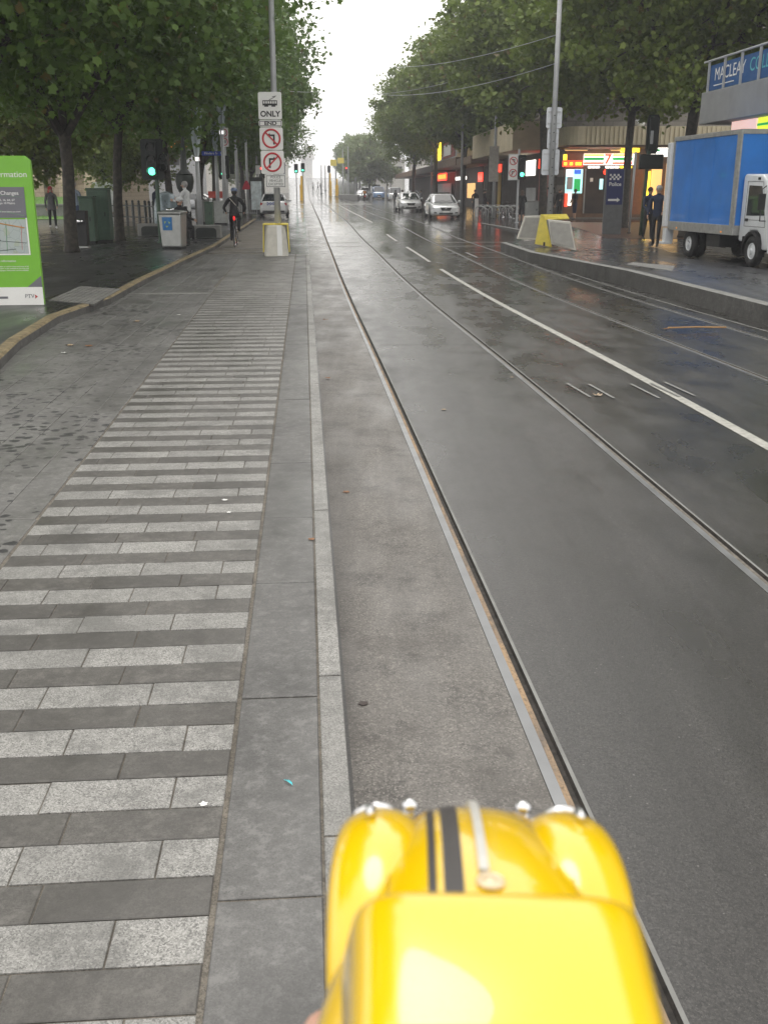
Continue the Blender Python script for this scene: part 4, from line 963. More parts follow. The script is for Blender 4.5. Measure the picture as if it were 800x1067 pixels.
def building(name, label, loc, rz, w_, dep, h, wall, floors, bays, z0=4.2, fh=3.6, ww=1.3, wh=2.0, cat='building', cornice=True, win='winglass', group=None, side_bays=0, roof=None):
    """facade at local y = 0 facing -y, x from 0 to w_"""
    t = empty(name, loc, rz, label, cat, group)
    # wall with real openings: piers, spandrels
    wl = MB(); pitch = w_/bays; xs = []
    dpt = .25
    wl.box(0,w_,dpt,dep,-.5,h)
    wl.box(0,w_,0,dpt,-.5,z0)
    zt = z0
    for f_ in range(floors):
        s0 = z0+f_*fh+.8; s1 = min(s0+wh, h-.3)
        wl.box(0,w_,0,dpt,zt,s0)
        for b in range(bays+1):
            x0 = 0 if b == 0 else (b-1)*pitch+pitch/2+ww/2; x1 = w_ if b == bays else b*pitch+pitch/2-ww/2
            wl.box(x0,x1,0,dpt,s0,s1)
        zt = s1
    wl.box(0,w_,0,dpt,zt,h); wl.build('wall', wall, t)
    for f_ in range(floors):
        s0 = z0+f_*fh+.8; s1 = min(s0+wh, h-.3)
        for b in range(bays):
            xc = b*pitch+pitch/2; fr = MB(); q = .06
            for a in ((xc-ww/2,xc-ww/2+q,s0,s1),(xc+ww/2-q,xc+ww/2,s0,s1),(xc-ww/2+q,xc+ww/2-q,s0,s0+q),(xc-ww/2+q,xc+ww/2-q,s1-q,s1),(xc-q/2,xc+q/2,s0+q,s1-q)): fr.box(a[0],a[1],.10,.18,a[2],a[3])
            fr.box(xc-ww/2-.08,xc+ww/2+.08,-.10,.098,s0-.12,s0-.002)
            fo = fr.build('window', m['pole'] if wall != m['sandstone'] else m['sandstone'], t)
            gl = MB(); gl.box(xc-ww/2+q,xc+ww/2-q,.135,.15,s0+q,s1-q); gl.build('pane', m[win], fo)
    if cornice:
        c = MB(); c.box(-.25,w_+.25,-.45,-.003,h-.45,h+.02); c.build('cornice', wall, t, bevel=.04)
        c = MB(); c.box(-.12,w_+.12,-.2,-.003,z0+.1,z0+.38); c.build('string_course', wall, t, bevel=.03)
    if roof:
        r = MB(); r.prismx([(-.3,h+.03),(dep+.3,h+.03),(dep/2,h+roof)], -.3, w_+.3); r.build('roof', m['terra'], t)
    return t

# convenience shop building: facade squarely facing the camera across the small cross street
D1 = 64.0
Bx = P(587,190,D1).x
B = building('corner_building', 'stone corner building with a cream ribbed awning over a brightly lit convenience shop', (Bx, D1, 0), 0, 34, 22, 24, m['stonewall'], 5, 9, 6.4, 3.7, 1.5, 2.3)
def X1(x, D=D1): return P(x, 198, D).x - Bx
def Z1(y, D=D1): return P(400, y, D).z
aw = MB(); Da = 60.5
xa0, xa1 = X1(587,Da), 33.0; za0, za1 = Z1(150.5,Da), Z1(131,Da)
x = xa0 + .9
aw.box(xa0+.9, xa1, Da-D1+.06, 0-.003, za0, za1)
while x < xa1: aw.box(x, x+.13, Da-D1, Da-D1+.058, za0+.02, za1-.02); x += .26
for k in range(6):          # rounded corner of the awning
    a0, a1 = k*math.pi/12, (k+1)*math.pi/12; rr_ = .9
    p0 = (xa0+.9-rr_*math.sin(a0), Da-D1+.9-rr_*math.cos(a0)); p1 = (xa0+.9-rr_*math.sin(a1), Da-D1+.9-rr_*math.cos(a1))
    aw.prism([p0, (xa0+.895, Da-D1+.9), p1], za0, za1)
aw.prism([(xa0,Da-D1+.9),(xa0+.898,Da-D1+.9),(xa0+.898,-.003),(xa0,-.003)], za0, za1)
aw.build('awning', m['beige'], B)
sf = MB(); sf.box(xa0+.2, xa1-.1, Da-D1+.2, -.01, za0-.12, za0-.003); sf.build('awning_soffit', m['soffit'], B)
# shop openings as panels 6 cm proud of the wall
def panel(par, name, x0, x1, y0, y1, mat, D=D1, th=.08, off=.0, bev=0):
    a = MB(); zz = (Z1(y1,D), Z1(y0,D)); a.box(X1(x0,D), X1(x1,D), D-D1-off-th, D-D1-off, max(.315,zz[0]), zz[1]); return a.build(name, mat, par, bevel=bev)
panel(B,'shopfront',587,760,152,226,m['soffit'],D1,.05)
panel(B,'fascia_board',587,760,154,160,m['soffit'],D1,.3,.06)
so_ = panel(B,'shop_sign',606,657,160,171.5,LW,D1-.6,.25)
for y0,y1,mt in ((160.3,162.2,LO),(163.6,166.6,LG),(168.6,170.6,LR)):
    panel(so_,'sign_stripe',606.3,627,y0,y1,mt,D1-.86,.03); panel(so_,'sign_stripe',636,656.7,y0,y1,mt,D1-.86,.03)
text('7', .75, LR, so_, ((X1(628,63)+X1(635,63))/2, D1-.9-D1, Z1(165.8,63)), sx=1.1, bold=.02)
lt_ = panel(B,'lit_lettering_strip',610,657,172.3,175.3,m['black'],D1-.4,.1)
for x0,x1,mt in ((611,614.5,LW),(615,618,LW),(618.6,623,LW),(629,633,LW),(633.6,638,LW),(638.6,643,LW),(644,648,LY),(648.6,652,LY),(652.6,656.5,LY)): panel(lt_,'letter_block',x0,x1,172.7,174.9,mt,D1-.52,.03)
rs_ = panel(B,'takeaway_sign',584.5,605,167,173.5,LR,D1-.6,.2)
for x0,x1 in ((586,589),(592,595),(598,600),(600.5,604)): panel(rs_,'letter_block',x0,x1,168.8,171.8,LY,D1-.82,.03)
panel(B,'small_yellow_sign',585,588.5,160.5,166.5,LY,D1-.3,.1)
wn = panel(B,'shop_window',588.5,606,176,201,LC,D1-.06,.05)
for x0,x1,y0,y1,mt in ((589,596,177,183,LW),(597,604,176.6,181,LB),(590,596,184,197,m['signback']),(597.5,604,186,199,LG),(592,595.5,200.5,214,LW),(588.8,591.5,201.5,215,LR)): panel(wn,'window_poster',x0,x1,y0,y1,mt,D1-.12,.03)
dr_ = panel(B,'doorway',609,629.5,176,222,m['shopdark'],D1-.06,.05); panel(dr_,'notice',614,617,185,189,m['signwhite'],D1-.12,.02); panel(dr_,'door_frame',608,609.3,175.5,222,m['ssteel'],D1-.06,.1); panel(dr_,'door_frame',629.5,630.6,175.5,222,m['ssteel'],D1-.06,.1)
rl = MB(); rl.ell((X1(628.5),-.25,Z1(179)), (.12,.12,.16), 10, 8); rl.build('red_lamp', LR, B)
panel(B,'bright_counter',624,627.5,186,197,LC,D1-.1,.04)
panel(B,'yellow_pillar',650,655,176,223,m['yelpanel'],D1-.1,.2); panel(B,'brown_door',658,668,176,223,m['brownpanel'],D1-.06,.06)
panel(B,'yellow_neon_panel',673.5,676,178,222,LY,D1-.3,.1); panel(B,'lit_doorway',677,688,176,222,LWm,D1-.1,.05)
yd = MB(); yd.cyl((X1(655,62),-1.6,Z1(158,62)), .55, .22, 'z', 20); yd.build('yellow_round_lamp', LY, B)
s2 = panel(B,'green_shop_sign',675,692,148.5,163,LW,D1-2.2,.2); panel(s2,'sign_stripe',676,684,155,157.5,LG,D1-2.43,.02); panel(s2,'sign_stripe',676,691,150,151.6,LO,D1-2.43,.02)
panel(B,'shop_window',692,720,170,220,LWm,D1-.1,.05)
uw = MB(); uw.ell((X1(661,61),-2.9,Z1(128,61)), (.35,.35,.22), 12, 7); uw.build('satellite_dome', m['signwhite'], B, smooth=True)

# shops running away along the street from that corner: local x away from the camera, facade facing the road
def shoprow(D0, D1_, label, wall, awm, z0, z1, floors, bays, h, out=2.6):
    def XL(D): return Bx - .15 - .049*(D-D1)
    a = Vector((XL(D0), D0, 0)); b = Vector((XL(D1_), D1_, 0)); L = (b-a).length
    # local x must run so that -y faces the road (to -X): origin at far end, x towards the camera
    rz = math.atan2((a-b).y, (a-b).x)
    t = building('shop_building', label, b, rz, L-.05, 12, h, wall, floors, bays, z1+.3, 3.6, 1.4, 2.1)
    t['group'] = ''; del t['group']
    a_ = MB(); a_.box(.05, L-.1, -out, -.003, z0, z1); a_.build('awning', awm, t, bevel=.03)
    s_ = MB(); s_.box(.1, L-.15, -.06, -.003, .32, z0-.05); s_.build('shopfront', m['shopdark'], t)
    return t, L
def onfront(t, L, D0, D1_, name, x0, x1, z0, z1, mat, y=-.08, th=.06):
    # x0..x1 picture columns on the row -> position along the facade
    def loc(px):
        u = (px-CX)/1102.0; D = (Bx - .15 + .049*D1)/(u+.049); return (D1_-D)/(D1_-D0)*L
    a, b = sorted((loc(x0), loc(x1))); a = max(.1,a); b = min(L-.15,b)
    if b-a < .05: return None
    o = MB(); o.box(a,b,y-th,y,z0,z1); return o.build(name, mat, t)
t1, L1 = shoprow(86, 96-0, 'narrow brown shop building with a mustard yellow panel beside the traffic light', m['stonewall'], m['soffit'], 4.0, 4.6, 4, 3, 19)
t0, L0 = shoprow(66.5, 85.5, 'building with a deep plain beige awning behind the tall right pole', m['stonewall'], m['cream'], 4.3, 6.0, 4, 6, 21)
t2, L2_ = shoprow(96.5, 118, 'shop building with a dark verandah and glowing red and yellow signs behind the bicycles', m['cream'], m['soffit'], 4.1, 4.8, 3, 6, 16)
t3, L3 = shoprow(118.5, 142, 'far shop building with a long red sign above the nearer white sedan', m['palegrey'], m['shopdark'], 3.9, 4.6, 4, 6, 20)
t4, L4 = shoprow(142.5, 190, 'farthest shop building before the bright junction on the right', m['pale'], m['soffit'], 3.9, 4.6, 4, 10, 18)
onfront(t0,L0,66.5,85.5,'lit_shop_window',548,558,2.9,3.9,LW); onfront(t0,L0,66.5,85.5,'glass_doors',550,560,.35,2.1,m['palegrey']); onfront(t0,L0,66.5,85.5,'red_shop_panel',563,584,.35,3.2,m['redpanel'])
onfront(t0,L0,66.5,85.5,'lit_sign',562,584,3.3,3.9,LR)
onfront(t1,L1,86,96,'mustard_panel',520,537,.35,3.3,m['yelpanel']); onfront(t1,L1,86,96,'red_lit_sign',520,537,3.35,3.95,LR)
onfront(t2,L2_,96.5,118,'lit_sign',506,519,2.9,3.6,LY); onfront(t2,L2_,96.5,118,'red_lit_sign',499,506,2.7,3.5,LR); onfront(t2,L2_,96.5,118,'white_sign_board',487,499,2.9,3.2,LW, -1.2)
onfront(t2,L2_,96.5,118,'lit_shop_window',488,496,1.2,2.6,LWm); onfront(t2,L2_,96.5,118,'red_bordered_board',488,503,4.9,6.3,m['redpanel'],-2.62)
onfront(t2,L2_,96.5,118,'white_board',490,499,5.1,6.1,m['signwhite'],-2.70); onfront(t2,L2_,96.5,118,'yellow_banner',481,485,4.9,6.6,LY,-2.62)
onfront(t3,L3,118.5,142,'red_lit_sign',464,484,3.0,3.8,LR,-1.0); onfront(t3,L3,118.5,142,'orange_lit_sign',466,478,3.2,3.65,LO,-1.1); onfront(t3,L3,118.5,142,'poster_board',459,473,.6,2.7,m['palegrey'],-.3)

# grey concrete canopy with a blue college banner, nearest on the right
XB = 9.05
def XC(D): return XB + .0755*(31-D)
a = Vector((XC(31),31,0)); b = Vector((XC(12),12,0)); rzc = math.atan2((b-a).y,(b-a).x); Lc = (b-a).length     # local x runs towards the camera, -y faces the road
K = empty('canopy_building', a, rzc, 'stone building with a grey concrete canopy and blue college banner above the truck', 'building')
w_ = MB(); w_.box(-2.0, Lc, 4.6, 14, -.3, 20); w_.build('wall', m['stonewall'], K)
for i in range(5):
    for f_ in range(4):
        x0 = -1.0+i*3.6; z0 = 6.3+f_*3.5
        fw = MB(); fw.box(x0,x0+1.4,4.48,4.597,z0,z0+2.1); fo = fw.build('window', m['pole'], K)
        gp = MB(); gp.box(x0+.08,x0+.66,4.44,4.477,z0+.08,z0+2.0); gp.box(x0+.74,x0+1.32,4.44,4.477,z0+.08,z0+2.0); gp.build('pane', m['winglass'], fo)
tb = MB(); tb.box(-1.2,.9,4.42,4.47,5.2,5.9); tb.build('red_brick_panel', m['terra'], K)
cc = MB(); cc.box(0, Lc, 0, 4.597, 3.73, 4.57); cc.build('canopy', m['concp'], K, bevel=.02)
sfr = MB(); sfr.box(.0, Lc, 4.5, 4.597, .32, 3.7); sfr.build('shopfront', m['shopdark'], K)
bm_ = M('banner_blue', (.008,.075,.24), .45, 0, .08, 3)
bnx = MB(); bnx.box(.25, 7.0, .10, .125, 4.60, 5.26); bno = bnx.build('banner', bm_, K)
text('MACLEAY', .46, m['signwhite'], bno, (.62,.094,4.98), rot=(R(90),0,0), align='LEFT', sx=1.02)
text('COLLEGE', .46, M('banner_green',(.10,.45,.50),.5), bno, (2.95,.094,4.98), rot=(R(90),0,0), align='LEFT', sx=1.02)
ul = MB(); ul.box(.62,2.0,.088,.098,4.70,4.725); ul.build('underline', m['signwhite'], bno)
for i in range(9):
    p_ = MB(); p_.box(.25+i*1.12,.29+i*1.12,.03,.09,4.572,5.36); p_.build('railing_post', m['pole'], K)
hr = MB(); hr.tube([(-.1,.06,5.38),(Lc,.06,5.38)], .03, 8); hr.build('handrail', m['pole'], K)
ps = MB(); ps.box(1.4,3.0,.4,.5,3.42,3.72); ps.build('pink_sign', E_('pinksign',(.9,.6,.55),.6), K)
ys = MB(); ys.box(3.1,8.0,.4,.5,3.38,3.72); yo = ys.build('yellow_sign', E_('limesign',(.75,.8,.05),.8), K)
gs = MB(); gs.box(3.1,8.0,.385,.397,3.52,3.58); gs.build('green_stripe', LG, yo)

# cathedral wall on the far left
cx0 = P(-60,190,90).x; cx1 = P(100,190,90).x; wC = cx1-cx0
CA = building('cathedral', 'ochre sandstone cathedral wall with stepped buttresses behind the lawn on the left', (cx0,90,0), 0, wC, 20, 26, m['sandstone'], 2, 6, 3.4, 8.5, 1.5, 5.0, cornice=False)
for i in range(7):
    xx = i*wC/6; bt = MB(); bt.prismx([(-.003,.2),(-1.9,.2),(-1.9,2.6),(-1.3,3.6),(-1.3,8.2),(-.7,9.6),(-.7,16),(-.003,17.6)], xx-.5, xx+.5); bt.build('buttress', m['sandstone'], CA, bevel=.04)
pl = MB(); 
for i in range(6): pl.prismx([(-.004,.2),(-.75,.2),(-.75,2.0),(-.5,2.35),(-.004,2.5)], i*wC/6+.52, (i+1)*wC/6-.52)
pl.build('plinth', m['sandstone'], CA)
# low hedge wall, statue, fence
lwall = MB(); lwall.box(P(20,198,60).x, P(85,198,60).x, 59.6, 60.0, .3, 1.1); lwall.box(P(20,198,60).x-.1, P(85,198,60).x+.1, 59.5, 60.1, 1.1, 1.2)
tag(lwall.build('low_stone_wall', m['concd'], bevel=.02), 'low grey stone wall edging the lawn behind the two pedestrians', 'wall')
stt = empty('statue', (P(111,198,78).x,78,ZF), 0, 'dark bronze statue on a pale stone plinth behind the green cabinets', 'statue')
a = MB(); a.box(-.9,.9,-.7,.7,0,.3); a.box(-.75,.75,-.55,.55,.3,1.9); a.box(-.85,.85,-.65,.65,1.9,2.1); a.build('plinth', M('pale_plinth',(.38,.40,.38),.8), stt, bevel=.03)
J = dict(pel=(0,0,2.95),ch=(0,-.1,3.5),nk=(0,-.12,3.72),hd=(0,-.14,3.92),kL=(.22,-.3,2.5),fL=(.25,-.35,2.1),kR=(-.22,.1,2.5),fR=(-.3,.2,2.1),sL=(.28,-.1,3.6),eL=(.5,-.3,3.4),hL=(.55,-.6,3.6),sR=(-.28,-.05,3.6),eR=(-.4,.1,3.3),hR=(-.3,-.1,3.1),rk=(0,.35,2.15))
E = [('pel','ch'),('ch','nk'),('nk','hd'),('pel','kL'),('kL','fL'),('pel','kR'),('kR','fR'),('nk','sL'),('sL','eL'),('eL','hL'),('nk','sR'),('sR','eR'),('eR','hR'),('pel','rk')]
skin_body('bronze_figure', J, E, dict(pel=.26,ch=.25,nk=.1,hd=.14,kL=.15,fL=.12,kR=.15,fR=.12,sL=.11,eL=.09,hL=.06,sR=.11,eR=.09,hR=.06,rk=.3), lambda a,b: 0, [m['iron']], 'pel', stt)
for fi_, (xa, xb, D, lab) in enumerate(((112,150,55,'low black iron fence in front of the bright lawn, right of the green cabinets'),(150,172,52,'short black iron fence run ending behind the green traffic light pole'))):
    A_, B_ = P(xa,198,D), P(xb,198,D-2); A_.z = B_.z = ZF; fe = empty('iron_fence', A_, math.atan2(B_.y-A_.y, B_.x-A_.x), lab, 'fence'); L = (B_-A_).length; nn = max(3,int(L/.45))
    for i in range(nn+1):
        p_ = MB(); x = i*L/nn; p_.box(x-.05,x+.05,-.05,.05,0,.92); p_.ell((x,0,.98),(.07,.07,.08),8,6); p_.build('fence_post', m['iron'], fe)
    for z in (.2,.75):
        r_ = MB(); r_.box(0,L,-.02,.02,z,z+.06); r_.build('rail', m['iron'], fe)
# pale city blocks behind the left trees
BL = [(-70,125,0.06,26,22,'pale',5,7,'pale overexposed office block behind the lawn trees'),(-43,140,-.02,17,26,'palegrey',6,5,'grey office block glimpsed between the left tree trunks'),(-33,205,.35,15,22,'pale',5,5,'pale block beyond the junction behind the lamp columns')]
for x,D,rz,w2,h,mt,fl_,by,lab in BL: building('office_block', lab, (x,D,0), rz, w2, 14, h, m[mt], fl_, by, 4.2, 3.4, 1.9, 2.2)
os_ = MB(); os_.box(-.9,.9,-.06,.06,-.35,.35); p_ = P(186,150,112); oso = tag(os_.build('orange_sign', LO, loc=(p_.x,112,p_.z), bevel=.02), 'small glowing orange sign on a post above the side street, between trunks', 'sign')
osp = MB(); osp.tube([(0,.1,-p_.z+.25),(0,.1,.3)], .06, 8); osp.build('post', m['pole'], oso)
# left junction corner buildings beyond the trees (along the street)
def leftblock(D0, D1_, label, mt, h):
    def XL(D): return -25 - .0755*(D-40)
    a = Vector((XL(D0),D0,0)); b = Vector((XL(D1_),D1_,0)); return building('street_block', label, a, math.atan2((b-a).y,(b-a).x), (b-a).length, 14, h, m[mt], max(2,int((h-5)/3.6)), 8, 4.3, 3.6, 1.7, 2.1)
leftblock(150, 185, 'pale long building at the far left corner of the junction', 'pale', 20)
leftblock(215, 262, 'cream building beyond the junction on the left', 'cream', 18)
# right side far
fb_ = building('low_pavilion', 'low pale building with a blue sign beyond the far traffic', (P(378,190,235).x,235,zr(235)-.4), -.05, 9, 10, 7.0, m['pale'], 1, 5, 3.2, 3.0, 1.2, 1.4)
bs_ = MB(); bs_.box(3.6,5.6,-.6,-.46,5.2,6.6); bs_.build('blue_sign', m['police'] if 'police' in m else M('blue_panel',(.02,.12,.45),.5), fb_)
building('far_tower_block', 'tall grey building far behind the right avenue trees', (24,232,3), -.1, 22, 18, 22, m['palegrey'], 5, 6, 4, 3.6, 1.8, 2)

# stepped stone memorial at the end of the street
zm = zr(620); MO = empty('memorial', (P(320,190,620).x,620,zm-.3), 0, 'pale stepped memorial tower closing the vista above the far tram tracks', 'monument')
a = MB(); a.box(-6,6,-6,6,0,2); a.box(-3.0,3.0,-3.0,3.0,2,12.2); a.build('shaft', m['pale'], MO, bevel=.1)
a = MB(); a.box(-4.4,4.4,-4.4,4.4,12.2,13.6)
for i in range(8): q = 4.0-i*.48; a.box(-q,q,-q,q,13.6+i*.95,13.6+(i+1)*.95-.0)
a.build('stepped_roof', m['pale'], MO)

# ------------------------------------------------------------------ street furniture, left
INF = G(47,317,ZF)
TI = empty('information_totem', (INF.x, INF.y, ZF), .10, 'tall green public transport information panel with a street map on the left footpath', 'information sign')
h_ = P(35,162,INF.y).z - ZF; W_ = 1.02
a = MB(); a.prismy([(-W_,0),(0,0),(0,h_-.06),(-.06,h_),(-W_+.06,h_),(-W_,h_-.06)], -.045, .045); a.build('panel', m['greensign'], TI, bevel=.006)
a = MB(); a.box(-W_+.002,-.002,-.054,-.047,.0,.245); wf = a.build('footer', m['signwhite'], TI)
a = MB(); a.prismy([(-W_+.05,.2455),(-.22,.2455),(-.003,.44),(-.003,.2455+.13),(-.18,.235),(-.22,.23)], -.060, -.0555); 
a = MB(); a.prismy([(-.20,.247),(-.003,.247),(-.003,.40)], -.0525, -.0475); a.build('footer_accent', m['greybox'], TI)
text('Information', .108, m['signwhite'], TI, (-.055,-.0475,h_-.24), sx=1.02, align='RIGHT')
zt = h_-.40; a = MB(); a.box(-W_+.10,-.115,-.055,-.047,zt-.40,zt); nb = a.build('notice_header', m['greybox'], TI)
text('Service Changes', .070, m['signwhite'], nb, (-.19,-.0565,zt-.08), align='RIGHT'); text('Routes 1, 3, 16, 64, 67\nStops 10 Metro', .040, m['signwhite'], nb, (-.25,-.0565,zt-.19), align='RIGHT'); text('Check times before you travel', .026, m['signwhite'], nb, (-.19,-.0565,zt-.32), align='RIGHT')
zm0 = .70
mt_ = NT('street_map'); g1 = mt_.n('ShaderNodeTexVoronoi'); g1.inputs['Scale'].default_value = 9; g1.feature = 'DISTANCE_TO_EDGE'; g1.distance = 'EUCLIDEAN' if hasattr(g1,'distance') else g1.distance; mt_.l(mt_.co, g1.inputs['Vector'])
k_ = mt_.mix(mt_.ramp(g1.outputs['Distance'], .02, .04, .55, 0), (.36,.41,.40), (.22,.26,.26)); k_ = mt_.mix(mt_.ramp(mt_.noise(5,2), .62, .64, 0, .5), k_, (.33,.38,.24)); mt_.set(Base_Color=k_, Roughness=.35)
a = MB(); a.box(-W_+.12,-.135,-.053,-.047,zm0,zt-.42); mp = a.build('map', mt_.mat, TI)
a = MB()
for q in ((-W_+.10,-W_+.118),(-.133,-.115)): a.box(q[0],q[1],-.055,-.0475,zm0-.02,zt-.402)
a.box(-W_+.118,-.133,-.055,-.0475,zm0-.02,zm0-.002); a.build('map_frame', m['signwhite'], TI)
def mline(x0,z0,x1,z1,r,mat): 
    l_ = MB(); l_.tube([(x0,-.0535,z0),(x1,-.0535,z1)], r, 4); l_.build('map_line', mat, mp)
mo_ = M('map_orange',(.45,.22,.06),.5); mg_ = M('map_green',(.12,.30,.14),.5); mk_ = M('map_grey',(.12,.14,.14),.5); mr_ = M('map_red',(.45,.06,.05),.5)
xl, xr = -W_+.13, -.14
H0 = zt-.45
mline(xl+.3,zm0+.42,xr-.02,zm0+.34,.008,mo_); mline(xl+.31,zm0+.42,xl+.30,zm0+.60,.006,mo_); mline(xl+.02,zm0+.65,xr,zm0+.50,.004,mg_); mline(-.42,zm0+.03,-.40,H0,.004,mg_); mline(-.60,zm0+.03,-.30,zm0+.06,.005,mk_)
mline(xl,zm0+.2,xr-.01,zm0+.14,.004,mk_); mline(-.22,zm0+.05,-.20,H0-.05,.003,mr_); mline(xl+.1,zm0+.03,xl+.14,H0,.003,mg_); mline(xl,zm0+.05,xl+.4,zm0+.18,.006,mk_); mline(xl,zm0+.8,xr,zm0+.74,.003,mg_)
text('For more information', .042, m['signwhite'], TI, (-.32,-.0475,.60), align='RIGHT'); text('Visit the website or call for times and maps of all\nservices. Information is also available at the stop and\nin many languages. Interpreter service available.', .026, m['signwhite'], TI, (-.16,-.0475,.50), align='RIGHT')
a = MB(); a.box(-.62,-.48,-.058,-.0545,.09,.12); a.build('footer_logo', m['greybox'], wf)
text('PTV', .075, m['greybox'], wf, (-.185,-.0565,.12))
a = MB(); a.prismy([(-.115,.085),(-.075,.115),(-.115,.145),(-.108,.115)], -.0585, -.0545); a.build('logo_arrow', M('arrow_red',(.45,.03,.03),.5), wf)

def cabinet(px, py, w2, h, label, mat, dep=.45, rz=.05, z=ZF):
    g = G(px,py,z); t = empty('service_cabinet', (g.x,g.y,z), rz, label, 'cabinet')
    a = MB(); a.box(-w2/2,w2/2,0,dep,.08,h); a.build('body', mat, t, bevel=.02)
    a = MB(); a.box(-w2/2-.02,w2/2+.02,-.02,dep+.02,h+.002,h+.05); a.build('lid', mat, t, bevel=.015)
    a = MB(); a.box(-w2/2+.03,w2/2-.03,.03,dep-.03,0,.078); a.build('foot', m['dark'], t)
    a = MB(); a.box(-w2/2+.05,w2/2-.05,-.014,-.002,.18,h-.08); d_ = a.build('door', mat, t, bevel=.006)
    a = MB(); a.box(w2/2-.14,w2/2-.10,-.03,-.015,h*.5,h*.5+.12); a.build('handle', m['iron'], d_)
    return t
cabinet(93,254,.42,1.32,'smaller green electrical cabinet directly right of the leaning trunk',m['greencab'])
cabinet(105,252.5,.64,1.55,'larger green electrical cabinet, taller of the adjoining pair',m['greencab'],.5)
cabinet(211,233,.62,1.05,'grey service cabinet behind the stone seat near the second traffic light',m['concd'],.6)
cabinet(218,236,.34,1.0,'dark green narrow service cabinet squeezed between grey and white ones',m['greencab'],.5)
cabinet(230,234,.56,1.02,'pale grey service cabinet just left of the cyclist',M('cabinet_pale',(.36,.37,.36),.5),.5)
g = G(86.5,258,ZF); t = empty('litter_bin', (g.x,g.y,ZF), 0, 'slim black litter bin with a steel band in front of the green cabinets', 'bin')
a = MB(); a.loft([[(-.17,-.13,.05),(.17,-.13,.05),(.17,.13,.05),(-.17,.13,.05)],[(-.19,-.15,1.0),(.19,-.15,1.0),(.19,.15,1.0),(-.19,.15,1.0)]]); a.build('body', m['black'], t, bevel=.02)
a = MB(); a.box(-.19,.19,-.15,.15,.0,.05); a.build('base', m['ssteel'], t, bevel=.01)
a = MB(); a.ell((-.02,-.17,.72),(.14,.03,.07),12,7); a.build('opening_plate', m['chrome'], t, smooth=True)
g = G(182,259,ZF); t = empty('steel_bin', (g.x,g.y,ZF), -.12, 'stainless steel street bin with a blue recycling sticker left of the cyclist', 'bin')
a = MB(); a.loft([[(x*.27,y*.25,.06) for x,y in ((-1,-1),(1,-1),(1,1),(-1,1))],[(x*.31,y*.29,.92) for x,y in ((-1,-1),(1,-1),(1,1),(-1,1))]]); a.build('body', m['ssteel'], t, bevel=.03)
a = MB(); a.loft([[(x*.325,y*.305,.922) for x,y in ((-1,-1),(1,-1),(1,1),(-1,1))],[(x*.325,y*.305,.98) for x,y in ((-1,-1),(1,-1),(1,1),(-1,1))],[(x*.20,y*.18,1.02) for x,y in ((-1,-1),(1,-1),(1,1),(-1,1))]]); a.build('lid', m['ssteel'], t, bevel=.02)
a = MB(); a.ell((-.05,-.03,1.03),(.12,.12,.05),12,7); a.build('lid_knob', m['chrome'], t, smooth=True)
a = MB(); a.box(-.25,.25,-.23,.23,0,.058); a.build('base', m['dark'], t)
stk = MB(); stk.loft([[(-.20,-.288,.50),(.06,-.288,.50),(.06,-.28,.50),(-.20,-.28,.50)],[(-.205,-.300,.84),(.065,-.300,.84),(.065,-.29,.84),(-.205,-.29,.84)]]); sto = stk.build('sticker', M('sticker_blue',(.02,.16,.42),.5), t)
for i in range(3):
    a_ = i*2.094+.5; c = MB(); cx_, cz_ = -.07+.07*math.cos(a_), .67+.07*math.sin(a_)
    c.prismy([(cx_+.045*math.cos(a_+1.9),cz_+.045*math.sin(a_+1.9)),(cx_+.03*math.cos(a_-.4),cz_+.03*math.sin(a_-.4)),(cx_+.045*math.cos(a_-2),cz_+.045*math.sin(a_-2))], -.306, -.297); c.build('recycling_arrow', M('sticker_lime',(.35,.5,.15),.5), sto)
for px,py,w2,lab in ((158,246,.95,'low stone seat with a painted dark rounded recess left of the steel bin'),(215,248,.95,'low stone seat with a painted dark rounded recess behind the man in white')):
    g = G(px,py,ZF); t = empty('stone_seat', (g.x,g.y,ZF), .05, lab, 'seat'); a = MB(); a.box(-w2/2,w2/2,.0,.5,0,.42); a.build('block', m['conc' if 0 else 'concd'], t, bevel=.02)
    a = MB(); pts = [(-w2*.36,.02),(-w2*.36,.24)]+[(-w2*.36+.12-.12*math.cos(q),.24+.10*math.sin(q)) for q in (.5,1.0,1.57)]+[(w2*.36-.12+.12*math.sin(q),.24+.10*math.cos(q)) for q in (.0,.5,1.0,1.57)]+[(w2*.36,.02)]
    a.prismy(pts, -.012, -.003); a.build('painted_recess', m['iron'], t)  # dark plate on the front face stands in for a shaded recess
g = G(172,246,ZF); t = empty('dome_bollard', (g.x,g.y+.6,ZF), 0, 'large rounded blue grey dome standing behind the steel bin', 'bollard')
a = MB(); pr = [(0.44,0),(.46,.6),(.45,.95),(.40,1.2),(.30,1.38),(.15,1.47),(.01,1.5)]
a.loft([[(r*math.cos(k*math.pi/10),r*math.sin(k*math.pi/10),z) for k in range(20)] for r,z in pr]); a.build('dome', M('dome_grey',(.17,.21,.23),.3,.3,.15,3), t, smooth=True)
a = MB(); a.cyl((0,0,0),.46,.06,'z',20); a.build('base', m['iron'], t)
# seat under the seated person
g = G(187,254,ZF)+Vector((0,.3,0)); t = empty('stool_block', (g.x,g.y,ZF), .9, 'small dark block under the seated person in the white cap', 'seat'); a = MB(); a.box(-.22,.22,-.16,.24,0,.385); a.build('block', m['iron'], t, bevel=.02); a = MB(); a.box(-.24,.24,-.18,.26,.386,.40); a.build('cushion', m['black'], t, bevel=.006)
